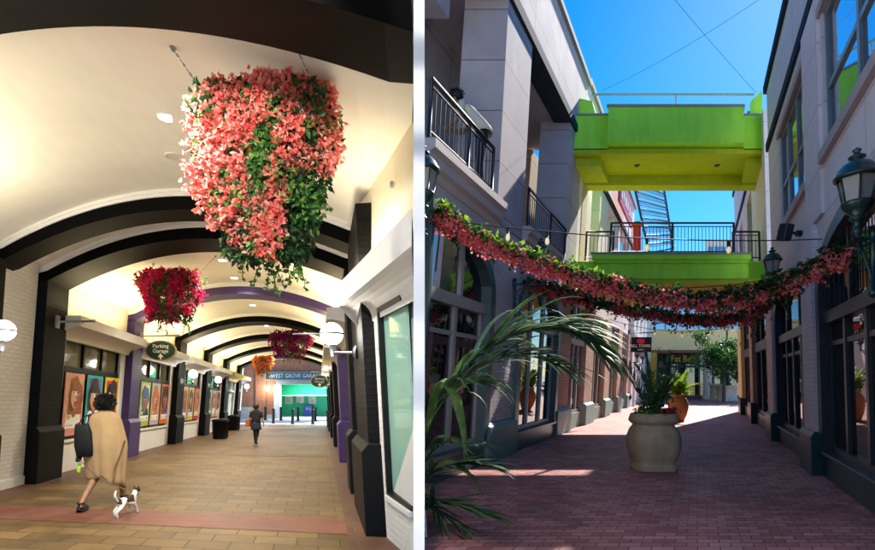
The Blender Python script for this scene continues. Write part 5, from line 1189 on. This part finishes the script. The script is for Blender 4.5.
# street tree
def tree(c, h, rad, label, seed, nl=6500, ls=.18):
    rnd = random.Random(seed); root = thing('street_tree', label, 'tree', c)
    mb = MB(); top = c+V((.1, 0, h*.62)); mb.tube([c, c+V((.04, 0, h*.25)), c+V((.0, .05, h*.45)), top], [.12, .10, .085, .05], 8)
    tips = []
    for k in range(11):
        an = k*2.4; el = rnd.uniform(.1, 1.0); p = c.lerp(top, rnd.uniform(.62, 1)); d = V((math.cos(an)*math.cos(el), math.sin(an)*math.cos(el), math.sin(el))); q = p+d*rad*rnd.uniform(.55, .9)
        mb.tube([p, p.lerp(q, .5)+V((0, 0, .08)), q], [.045, .03, .012], 5); tips += [p.lerp(q, .6), q]
    mb.build('trunk', 'bark', root)
    cr = MB(); cl = []
    for k in range(46):
        t = rnd.choice(tips); p = t+V((rnd.gauss(0, .28), rnd.gauss(0, .28), rnd.gauss(.05, .24)))*rad; cl.append((p, rnd.uniform(.16, .34)*rad))
    for i in range(nl):
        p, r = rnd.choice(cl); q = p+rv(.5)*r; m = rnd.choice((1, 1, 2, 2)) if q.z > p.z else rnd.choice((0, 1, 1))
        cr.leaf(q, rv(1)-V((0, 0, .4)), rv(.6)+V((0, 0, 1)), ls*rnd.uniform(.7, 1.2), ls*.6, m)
    cr.build('crown', ['leaf_dark', 'leaf_mid', 'leaf_light'], root)
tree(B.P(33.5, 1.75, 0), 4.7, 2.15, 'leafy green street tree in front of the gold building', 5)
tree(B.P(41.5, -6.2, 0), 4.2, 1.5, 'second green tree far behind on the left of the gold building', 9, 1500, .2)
# ================================================================== PEOPLE AND DOG
def skin(name, J, E, parent, mats, matf=None, root_i='pelvis', sub=2, loc=(0, 0, 0), rotz=0):
    names = list(J); idx = {n: i for i, n in enumerate(names)}
    me = bpy.data.meshes.new(name); me.from_pydata([V(J[n][0]) for n in names], [(idx[a], idx[b]) for a, b in E], [])
    o = bpy.data.objects.new(name, me); COL.objects.link(o)
    o.modifiers.new('skin', 'SKIN'); sl = me.skin_vertices[0].data
    for n in names:
        r = J[n][1]; sl[idx[n]].radius = r if isinstance(r, tuple) else (r, r); sl[idx[n]].use_root = (n == root_i)
    s = o.modifiers.new('sub', 'SUBSURF'); s.levels = s.render_levels = sub
    dg = bpy.context.evaluated_depsgraph_get(); m2 = bpy.data.meshes.new_from_object(o.evaluated_get(dg))
    bpy.data.objects.remove(o); o = bpy.data.objects.new(name, m2); COL.objects.link(o); o.parent = parent
    for x in mats: m2.materials.append(MATS[x])
    for p in m2.polygons:
        p.use_smooth = True
        if matf: p.material_index = matf(p.center)
    return o
def hand(J, E, wrist, key, d, side, thumb, curl=.6):
    """palm with five bent fingers"""
    d = V(d).normalized(); side = V(side).normalized(); nrm = d.cross(side)
    w = V(wrist); J[key+'palm'] = (w+d*.055, (.032, .018)); E.append((key+'wrist', key+'palm'))
    for i, (o, l) in enumerate(((-.030, .065), (-.010, .075), (.010, .070), (.028, .055))):
        a = w+d*.085+side*o; b = a+d*l*.5-nrm*0; e = b+(d*(1-curl)+nrm*curl*thumb)*l*.5
        for n_, p in (('a', a), ('b', b), ('c', e)): J[f'{key}f{i}{n_}'] = (p, .009 if n_ != 'c' else .0075)
        E += [(key+'palm', f'{key}f{i}a'), (f'{key}f{i}a', f'{key}f{i}b'), (f'{key}f{i}b', f'{key}f{i}c')]
    a = w+d*.04-side*.042; b = a+(d*.8-side*.5)*.035; J[key+'t0'] = (a, .011); J[key+'t1'] = (b, .009); E += [(key+'palm', key+'t0'), (key+'t0', key+'t1')]
def loft(name, rings, mat, parent, n=40, fold=None, close_top=True, m2=None):
    mb = MB(); P = []
    for k, (c, rx, ry) in enumerate(rings):
        row = []
        for j in range(n):
            an = 2*math.pi*j/n; f = fold(k/(len(rings)-1), an) if fold else (1, 0)
            row.append(V((c[0]+rx*f[0]*math.cos(an), c[1]+ry*f[0]*math.sin(an), c[2]+f[1])))
        P.append(row)
    b = 0; mb.v = [parent.location+p for r in P for p in r] if False else [p for r in P for p in r]
    for k in range(len(P)-1):
        for j in range(n):
            j2 = (j+1) % n; mb.f.append((k*n+j, k*n+j2, (k+1)*n+j2, (k+1)*n+j)); mb.m.append(1 if (m2 and k == len(P)-2) else 0); mb.sm.append(True); mb.uv.append([(0, 0)]*4)
    me = bpy.data.meshes.new(name); me.from_pydata(mb.v, [], mb.f); 
    for x in ([mat]+([m2] if m2 else [])): me.materials.append(MATS[x])
    me.polygons.foreach_set('material_index', mb.m); me.polygons.foreach_set('use_smooth', mb.sm)
    o = bpy.data.objects.new(name, me); COL.objects.link(o); o.parent = parent
    so = o.modifiers.new('thick', 'SOLIDIFY'); so.thickness = .008
    return o
def local(name, mb, mat, parent):
    me = bpy.data.meshes.new(name); me.from_pydata(mb.v, [], mb.f)
    for x in ([mat] if isinstance(mat, str) else mat): me.materials.append(MATS[x])
    me.polygons.foreach_set('material_index', mb.m); me.polygons.foreach_set('use_smooth', mb.sm)
    o = bpy.data.objects.new(name, me); COL.objects.link(o); o.parent = parent; return o
def head_parts(J, E, hz, fwd=.0, x=0, y=0, s=1):
    J['neck'] = ((x, y, hz-.165*s), .050*s); J['jaw'] = ((x, y+.03*s, hz-.075*s), (.058*s, .062*s)); J['head'] = ((x, y+.015*s, hz), (.078*s, .092*s)); J['crown'] = ((x, y+.0, hz+.07*s), (.062*s, .07*s))
    J['nose'] = ((x, y+.112*s, hz-.03*s), .011*s); J['earL'] = ((x-.083*s, y+.0, hz-.02*s), .013*s); J['earR'] = ((x+.083*s, y+.0, hz-.02*s), .013*s)
    E += [('neck', 'jaw'), ('jaw', 'head'), ('head', 'crown'), ('head', 'nose'), ('head', 'earL'), ('head', 'earR')]
def face_bits(parent, hz, x=0, y=0, s=1):
    mb = MB()
    for k in (-1, 1): mb.ball(V((x+k*.031*s, y+.093*s, hz+.005*s)), .011*s, 0, 8)
    mb.ball(V((x, y+.098*s, hz-.072*s)), .02*s, 1, 8, (1, .35, .3)); local('face', mb, ['black_cloth', 'p_red'], parent)
def hair(parent, c, r, mat, seed, sc=(1, 1, 1), n=420, amp=.18, tuft=.03):
    rnd = random.Random(seed); mb = MB(); mb.ball(V((0, 0, 0)), r, 0, 28, sc)
    v = []
    for p in mb.v: v.append(V(c)+p*(1+amp*noise.noise(p*22+V((seed, 0, 0)))+amp*.6*noise.noise(p*55)))
    mb.v = v
    for i in range(n):
        d = rv(1).normalized(); p = V(c)+V((d.x*sc[0], d.y*sc[1], d.z*sc[2]))*r*rnd.uniform(.92, 1.06); mb.leaf(p, d+rv(.7), rv(1), tuft*rnd.uniform(.7, 1.4), tuft*.5, 0, .4)
    return local('hair', mb, mat, parent)
# ---- woman in the camel poncho
wx, wy = -4.92, 7.38; s_, t_ = inv(A, wx, wy); wz = A.sl*s_
WO = thing('person', 'woman seen from behind in a camel poncho and black sandals, walking a small dog', 'person', (wx, wy, wz)); WO.rotation_euler.z = .12
J = {'pelvis': ((0, 0, .86), (.12, .10)), 'waist': ((0, .01, 1.0), (.105, .09)), 'chest': ((0, .02, 1.2), (.13, .10)), 'nb': ((0, .02, 1.34), .06)}
E = [('pelvis', 'waist'), ('waist', 'chest'), ('chest', 'nb'), ('nb', 'neck')]
head_parts(J, E, 1.52, y=.03)
for k, x, fy, kn, an in (('L', -.085, -.30, (-.10, .02, .48), (-.12, -.36, .135)), ('R', .085, .30, (.12, .20, .48), (.135, .28, .10))):
    J['hip'+k] = ((x, 0, .82), .09); J['knee'+k] = (kn, .056); J['calf'+k] = ((V(kn).lerp(V(an), .35)+V((0, -.015, 0))), .052); J['ank'+k] = (an, .034)
    tip = (an[0]-.01, an[1]+.16, .025) if k == 'R' else (an[0]-.02, an[1]+.14, .03)
    J['heel'+k] = ((an[0], an[1]-.035, an[2]-.065), .034); J['ball'+k] = (V(an).lerp(V(tip), .65)+V((0, 0, -.035)), (.038, .026)); J['toe'+k] = (tip, (.034, .016))
    E += [('pelvis', 'hip'+k), ('hip'+k, 'knee'+k), ('knee'+k, 'calf'+k), ('calf'+k, 'ank'+k), ('ank'+k, 'heel'+k), ('ank'+k, 'ball'+k), ('ball'+k, 'toe'+k)]
for k, sh, el, wr in (('L', (-.155, .02, 1.31), (-.225, -.02, 1.04), (-.285, -.12, .85)), ('R', (.15, .02, 1.31), (.19, .02, 1.06), (.17, .10, .88))):
    J['sh'+k] = (sh, .052); J['el'+k] = (el, .040); J[k+'wrist'] = (wr, .027); E += [('chest', 'sh'+k), ('sh'+k, 'el'+k), ('el'+k, k+'wrist')]
    hand(J, E, wr, k, (0, .15, -1), (0, 1, .1), 1 if k == 'L' else -1, .75)
skin('body', J, E, WO, ['skin_brown'])
face_bits(WO, 1.52, y=.03)
hair(WO, (0.005, .02, 1.545), .108, 'hair_black', 3, (1, 1.05, .98), 700, .16, .045)
def pfold(v, an):
    w = max(0, v-.25)/.75
    k = 1+w*(.09*math.sin(an*5+.6+v*1.5)+.06*math.sin(an*9+1.7-v*2)+.035*math.sin(an*14+v*3))+.05*noise.noise(V((math.cos(an)*2.2, math.sin(an)*2.2, v*5)))
    z = 0
    if v > .8: z = -(v-.8)/.2*.15*max(0, math.cos(an-.1))-(v-.8)/.2*.03*math.sin(an*5)
    return k, z
loft('poncho', [((0, .02, 1.43), .058, .058), ((0, .02, 1.405), .085, .075), ((0, .02, 1.375), .15, .095), ((0, .02, 1.335), .20, .115), ((.0, .02, 1.26), .225, .13), ((.005, .02, 1.12), .245, .15), ((.01, .02, .95), .268, .17), ((.013, .02, .86), .272, .175), ((.016, .02, .76), .268, .175), ((.02, .02, .66), .258, .172), ((.022, .02, .56), .246, .168), ((.025, .02, .48), .238, .165), ((.03, .02, .44), .236, .163)], 'poncho', WO, 72, pfold, m2='poncho')
mb = MB(); mb.tube([V((.285, .0, .98)), V((.262, -.08, .78)), V((.215, -.135, .60)), V((.20, -.13, .44))], .012, 6); local('poncho_trim', mb, 'poncho_edge', WO)
for k, an, tip in (('L', (-.12, -.36, .135), (-.14, -.22, .03)), ('R', (.135, .28, .10), (.125, .44, .025))):
    mb = MB(); an = V(an); tip = V(tip); h0 = an+V((0, -.06, -.11)); t0 = tip+V((0, .03, -.02)); d = t0-h0
    for i in range(9):
        a, b = h0+d*(i/9), h0+d*((i+1)/9); wa = lambda u: .030+.016*math.sin(math.pi*min(1, u*1.15))
        w0, w1 = wa(i/9), wa((i+1)/9); X = V((1, 0, 0)); Z = V((0, 0, .028))
        L = [a-X*w0, a+X*w0, b+X*w1, b-X*w1]; T = [q+Z for q in L]
        mb.face(L[::-1]); mb.face(T); mb.face([L[0], L[3], T[3], T[0]]); mb.face([L[1], T[1], T[2], L[2]])
    for u, hh in ((.28, .075), (.55, .075), (.78, .05)):
        c = h0+d*u+V((0, 0, .028)); mb.tube([c+V((math.cos(q)*.047, .012*math.sin(q), math.sin(q)*hh)) for q in [math.pi*i/10 for i in range(11)]], .011, 6)
    mb.tube([an+V((.043*math.cos(q), .043*math.sin(q)-.01, .01)) for q in [2*math.pi*i/16 for i in range(17)]], .010, 6)
    mb.tube([an+V((0, -.05, .01)), h0+V((0, .02, .03))], .012, 6)
    local('sandal', mb, 'black_rubber', WO)
def put(root, p): return root.location+Matrix.Rotation(root.rotation_euler.z, 3, 'Z') @ V(p)
# tote bag on her left shoulder
bp = put(WO, (-.20, -.15, 1.02)); BG = thing('tote_bag', 'black leather tote bag hanging from the left shoulder of the woman in the poncho', 'bag', bp); BG.rotation_euler = (0, R(-5), .35)
mb = MB(); n = 24
for k, (z, rx, ry) in enumerate(((-.25, .085, .035), (-.235, .105, .05), (-.1, .115, .062), (.08, .105, .05), (.20, .085, .028), (.215, .08, .02))):
    for j in range(n):
        an = 2*math.pi*j/n; q = 1/((abs(math.cos(an))**4+abs(math.sin(an))**4)**.25); mb.v.append(V((math.cos(an)*rx*q*(1+.04*math.sin(an*3+z*20)), math.sin(an)*ry*q, z+.01*math.sin(an*2))))
for k in range(5):
    for j in range(n): mb.f.append((k*n+j, k*n+(j+1) % n, (k+1)*n+(j+1) % n, (k+1)*n+j)); mb.m.append(0); mb.sm.append(True); mb.uv.append([(0, 0)]*4)
mb.f.append(tuple(range(n))[::-1]); mb.m.append(0); mb.sm.append(False); mb.uv.append([(0, 0)]*n)
local('bag_body', mb, 'bag_leather', BG)
mb = MB(); top = BG.rotation_euler.to_matrix().inverted() @ (put(WO, (-.165, .03, 1.375))-bp)
for dx in (-.06, .06): mb.tube([V((dx, 0, .19)), V((dx*.9, 0, .30)).lerp(top, .4), top+V((dx*.25, -.03, .0)), top+V((dx*.2, .03, .012))], .009, 6)
local('strap', mb, 'bag_leather', BG)
# dog
dx, dy = -4.27, 6.84; s_, t_ = inv(A, dx, dy); dz = A.sl*s_
DG = thing('dog', 'small white dog with dark brown patches on a lead, tail up', 'dog', (dx, dy, dz)); DG.rotation_euler.z = R(-16); DG.scale = (.98, .80, .86)
J = {'pelvis': ((0, -.10, .245), (.058, .062)), 'belly': ((0, .0, .235), (.058, .060)), 'chest': ((0, .11, .235), (.066, .075)), 'withers': ((0, .165, .265), (.05, .055)), 'neck': ((0, .20, .315), .042), 'head': ((0, .235, .355), (.046, .043)), 'muz': ((0, .29, .34), .025), 'nose': ((0, .325, .332), .015),
     'earL': ((-.033, .222, .40), .016), 'earLt': ((-.045, .218, .437), .006), 'earR': ((.033, .222, .40), .016), 'earRt': ((.045, .218, .437), .006),
     'tail0': ((0, -.16, .275), .016), 'tail1': ((-.005, -.195, .33), .020), 'tail2': ((-.01, -.185, .39), .018), 'tail3': ((-.01, -.155, .425), .010)}
E = [('pelvis', 'belly'), ('belly', 'chest'), ('chest', 'withers'), ('withers', 'neck'), ('neck', 'head'), ('head', 'muz'), ('muz', 'nose'), ('head', 'earL'), ('earL', 'earLt'), ('head', 'earR'), ('earR', 'earRt'), ('pelvis', 'tail0'), ('tail0', 'tail1'), ('tail1', 'tail2'), ('tail2', 'tail3')]
for k, x, o in (('L', -.042, .0), ('R', .042, .06)):
    J['fe'+k] = ((x, .13, .165), .030); J['fw'+k] = ((x, .125+o, .085), .019); J['fp'+k] = ((x, .135+o, .018), .021); J['ft'+k] = ((x, .165+o, .013), .016)
    J['hk'+k] = ((x*1.1, -.07-o*.6, .165), .038); J['hh'+k] = ((x*1.1, -.165-o*.9, .095), .018); J['hp'+k] = ((x*1.1, -.15-o, .018), .020); J['ht'+k] = ((x*1.1, -.12-o, .013), .016)
    E += [('chest', 'fe'+k), ('fe'+k, 'fw'+k), ('fw'+k, 'fp'+k), ('fp'+k, 'ft'+k), ('pelvis', 'hk'+k), ('hk'+k, 'hh'+k), ('hh'+k, 'hp'+k), ('hp'+k, 'ht'+k)]
def dogm(c):
    if (c.y > .19 and c.z > .34 and not (abs(c.x) < .010 and c.y > .23) and c.y < .30): return 1
    if c.y > .318: return 1
    k = noise.noise(V((c.x*9, c.y*9, c.z*9)))*.05
    if -.02+k < c.y < .13+k and c.z > .215+k*.8: return 1
    if -.16 < c.y < -.10+k and c.z > .22+k and c.x > -.05: return 1
    return 0
paint('dog_white', (.74, .70, .64), .85, .07, 30, .5, 120); paint('dog_brown', (.045, .018, .010), .8, .3, 30, .5, 120)
skin('body', J, E, DG, ['dog_white', 'dog_brown'], dogm, sub=3)
mb = MB()
for k in (-1, 1): mb.ball(V((k*.026, .268, .365)), .007, 0, 8)
local('eyes', mb, 'black_cloth', DG)
mb = MB(); mb.tube([V((math.cos(q)*.047, .195+.02*math.sin(q), .305+.042*math.sin(q))) for q in [2*math.pi*i/18 for i in range(19)]], .007, 6); local('collar', mb, 'black_rubber', DG)
hp = put(WO, (-.275, -.14, .745)); cp = put(DG, (0, .16, .285))
root = thing('dog_lead', 'dark lead running from the hand of the woman down to the dog', 'lead', hp)
mb = MB(); mb.tube([hp.lerp(cp, i/16)-V((0, .10*math.sin(math.pi*i/16), .16*(i/16)*(1-i/16))) for i in range(17)], .006, 6); mb.build('cord', 'poncho_edge', root)
mb = MB(); mb.ball(hp-V((0, .0, .02)), .05, 0, 14, (.5, 1.1, .8)); mb.tube([hp+V((0, -.03, .0)), hp+V((0, -.02, .055)), hp+V((0, .045, .05)), hp+V((0, .05, 0))], .014, 8); mb.build('handle', 'black_rubber', root)
mb = MB(); q = hp+V((.03, -.02, -.07)); mb.tube([q, q-V((0, 0, .07))], .018, 8); mb.face([q+V((-.03, -.02, -.06)), q+V((.03, -.02, -.07)), q+V((.02, -.02, -.13)), q+V((-.02, -.02, -.12))]); mb.build('bag_dispenser', 'lime_plastic', root)
# ---- distant walker
fx, fy = -6.68, 18.4; s_, t_ = inv(A, fx, fy); fz = A.sl*s_
WK = thing('person', 'small distant figure in black with an orange shoulder bag, walking away down the arcade', 'person', (fx, fy, fz)); WK.scale = (.93,)*3
J = {'pelvis': ((0, 0, .84), (.12, .10)), 'waist': ((0, .0, .98), (.10, .085)), 'chest': ((0, .01, 1.18), (.13, .10)), 'nb': ((0, .01, 1.32), .06)}
E = [('pelvis', 'waist'), ('waist', 'chest'), ('chest', 'nb'), ('nb', 'neck')]; head_parts(J, E, 1.50, y=.02)
for k, x, kn, an in (('L', -.075, (-.07, .05, .46), (-.05, .06, .08)), ('R', .075, (.06, .03, .46), (.045, -.12, .12))):
    J['hip'+k] = ((x, 0, .80), .09); J['knee'+k] = (kn, .058); J['ank'+k] = (an, .036); J['toe'+k] = ((an[0], an[1]+.14, .03), (.036, .02)); J['heel'+k] = ((an[0], an[1]-.03, an[2]-.04), .034)
    E += [('pelvis', 'hip'+k), ('hip'+k, 'knee'+k), ('knee'+k, 'ank'+k), ('ank'+k, 'toe'+k), ('ank'+k, 'heel'+k)]
for k, s in (('L', -1), ('R', 1)):
    sh, el, wr = (s*.16, .01, 1.29), (s*.24, -.02, 1.05), (s*.28, .05, .84); J['sh'+k] = (sh, .05); J['el'+k] = (el, .038); J[k+'wrist'] = (wr, .026); E += [('chest', 'sh'+k), ('sh'+k, 'el'+k), ('el'+k, k+'wrist')]
    hand(J, E, wr, k, (0, .1, -1), (0, 1, .1), s*-1, .5)
skin('body', J, E, WK, ['skin_light', 'black_cloth'], lambda c: 1 if (c.z < .80 and abs(c.x) < .2) else 0); face_bits(WK, 1.5, y=.02)
hair(WK, (0, .0, 1.53), .108, 'hair_brown', 8, (1, 1.05, 1), 200, .08)
loft('top', [((0, .01, 1.39), .07, .06), ((0, .01, 1.33), .15, .09), ((0, .01, 1.28), .20, .105), ((0, .01, 1.15), .19, .12), ((0, 0, 1.0), .165, .115), ((0, 0, .86), .18, .125)], 'black_cloth', WK)
for s in (-1, 1): loft('sleeve', [((s*.17, .01, 1.31), .07, .07), ((s*.20, .0, 1.20), .062, .065), ((s*.225, -.01, 1.10), .060, .06)], 'black_cloth', WK, 16)
loft('skirt', [((0, 0, .94), .165, .118), ((0, 0, .84), .18, .13), ((0, 0, .66), .195, .15), ((0, 0, .60), .20, .155)], 'navy_cloth', WK, 40, lambda v, a: (1+.05*v*math.sin(a*7), 0))
q = put(WK, (-.27, -.02, .80)); BG2 = thing('shoulder_bag', 'small orange shoulder bag at the left hip of the distant figure', 'bag', q)
mb = MB(); mb.box(W, -.07, .07, -.11, .11, -.13, .13); o = local('bag_body', mb, 'bag_orange', BG2); md = o.modifiers.new('b', 'BEVEL'); md.width = .03; md.segments = 3
mb = MB(); mb.tube([V((0, -.09, .12)), V((.09, -.08, .40)), V((.12, 0, .47)), V((.09, .06, .40)), V((0, .09, .12))], .010, 6); local('strap', mb, 'bag_orange', BG2)
# ---- man leaning on the balcony rail
mp = B.P(8.45, TLW-.12, 4.70); mp.x += .02
MN = thing('person', 'person in a cream shirt with dark hair leaning over the balcony rail', 'person', mp); MN.rotation_euler.z = R(75); MN.scale = (1.05, 1.0, 1.13)
J = {'pelvis': ((0, -.12, .92), (.13, .11)), 'waist': ((0, -.02, 1.06), (.125, .10)), 'chest': ((0, .14, 1.22), (.145, .11)), 'nb': ((0, .24, 1.30), .065)}
E = [('pelvis', 'waist'), ('waist', 'chest'), ('chest', 'nb'), ('nb', 'neck')]; head_parts(J, E, 1.46, y=.36)
J['neck'] = ((0, .29, 1.34), .055)
for k, x in (('L', -.09), ('R', .09)):
    J['hip'+k] = ((x, -.1, .86), .10); J['knee'+k] = ((x, -.05, .48), .062); J['ank'+k] = ((x, -.08, .09), .04); J['toe'+k] = ((x, .08, .03), (.042, .024)); J['heel'+k] = ((x, -.12, .04), .036)
    E += [('pelvis', 'hip'+k), ('hip'+k, 'knee'+k), ('knee'+k, 'ank'+k), ('ank'+k, 'toe'+k), ('ank'+k, 'heel'+k)]
    s = 1 if k == 'R' else -1; J['sh'+k] = ((s*.18, .20, 1.26), .058); J['el'+k] = ((s*.22, .28, 1.03), .045); J[k+'wrist'] = ((s*.08, .46, 1.03), .03); E += [('chest', 'sh'+k), ('sh'+k, 'el'+k), ('el'+k, k+'wrist')]
    hand(J, E, (s*.08, .46, 1.03), k, (-s*.5, .8, -.1), (-s*.2, 0, 1), s, .5)
skin('body', J, E, MN, ['skin_brown', 'navy_cloth'], lambda c: 1 if c.z < .93 and c.y < .2 else 0); face_bits(MN, 1.46, y=.36)
hair(MN, (0, .345, 1.50), .105, 'hair_black', 5, (1, 1.1, .9), 200, .06)
loft('shirt', [((0, .285, 1.355), .07, .06), ((0, .25, 1.33), .13, .085), ((0, .21, 1.29), .20, .11), ((0, .14, 1.20), .21, .14), ((0, .02, 1.08), .185, .145), ((0, -.09, .95), .175, .15), ((0, -.11, .86), .18, .155)], 'cream_cloth', MN, 40, lambda v, a: (1+.03*math.sin(a*6+v*5), 0))
for s in (-1, 1): loft('sleeve', [((s*.19, .20, 1.28), .08, .07), ((s*.215, .235, 1.16), .07, .068), ((s*.22, .27, 1.07), .062, .062)], 'cream_cloth', MN, 16)
# ================================================================== LIGHT, SKY, CAMERA
w = bpy.data.worlds.new('World'); sc.world = w; w.use_nodes = True
n = w.node_tree.nodes; l = w.node_tree.links; bg = n['Background']
sky = n.new('ShaderNodeTexSky'); sky.sky_type = 'NISHITA'; sky.sun_disc = False
EL, AZ = R(36.9), R(40)
sky.sun_elevation = EL; sky.sun_rotation = AZ; sky.altitude = 0; sky.air_density = 1.0; sky.dust_density = .1; sky.ozone_density = 5.0
hs = n.new('ShaderNodeHueSaturation'); hs.inputs['Saturation'].default_value = 1.40; hs.inputs['Value'].default_value = .92; l.new(sky.outputs['Color'], hs.inputs['Color'])
l.new(hs.outputs['Color'], bg.inputs['Color']); bg.inputs['Strength'].default_value = SKY
sd = bpy.data.lights.new('sun', 'SUN'); sd.energy = SUN; sd.angle = R(.53); sd.color = (1, .94, .84)
so = bpy.data.objects.new('sun', sd); COL.objects.link(so); so.location = (20, 20, 30)
dirv = V((math.sin(AZ)*math.cos(EL), math.cos(AZ)*math.cos(EL), math.sin(EL)))
so.rotation_euler = dirv.to_track_quat('Z', 'Y').to_euler()
# added unseen spots, aimed to whiten the front of the wall end
for z, k in ((.7, 8.0), (1.5, 2.0), (2.1, 1.4), (2.7, 1.1), (3.3, .8), (3.85, .8)):
    p = V((-.16, 1.3, 3.95)); lamp('downlight', 'SPOT', p, WASH*k, (1, .97, .93), spot_size=R(14), spot_blend=.6, shadow_soft_size=.04, rot=(V((-.111, 3.0, z))-p).to_track_quat('-Z', 'Y').to_euler())
cam = bpy.data.cameras.new('camera'); co = bpy.data.objects.new('camera', cam); COL.objects.link(co); sc.camera = co
co.location = (0, 0, 1.55); co.rotation_euler = (R(90), 0, 0)
cam.sensor_fit = 'HORIZONTAL'; cam.sensor_width = 36; cam.lens = 36*500/875; cam.shift_y = (391-275)/875; cam.clip_start = .05; cam.clip_end = 2000
sc.render.engine = 'CYCLES'; sc.cycles.use_denoising = True; sc.cycles.max_bounces = 8; sc.cycles.diffuse_bounces = 4; sc.cycles.glossy_bounces = 3; sc.cycles.transmission_bounces = 4; sc.cycles.sample_clamp_indirect = 6; sc.cycles.caustics_reflective = False; sc.cycles.caustics_refractive = False
sc.view_settings.view_transform = 'Standard'; sc.view_settings.look = 'None'; sc.view_settings.gamma = 1; sc.view_settings.use_curve_mapping = False; sc.view_settings.exposure = EXPO
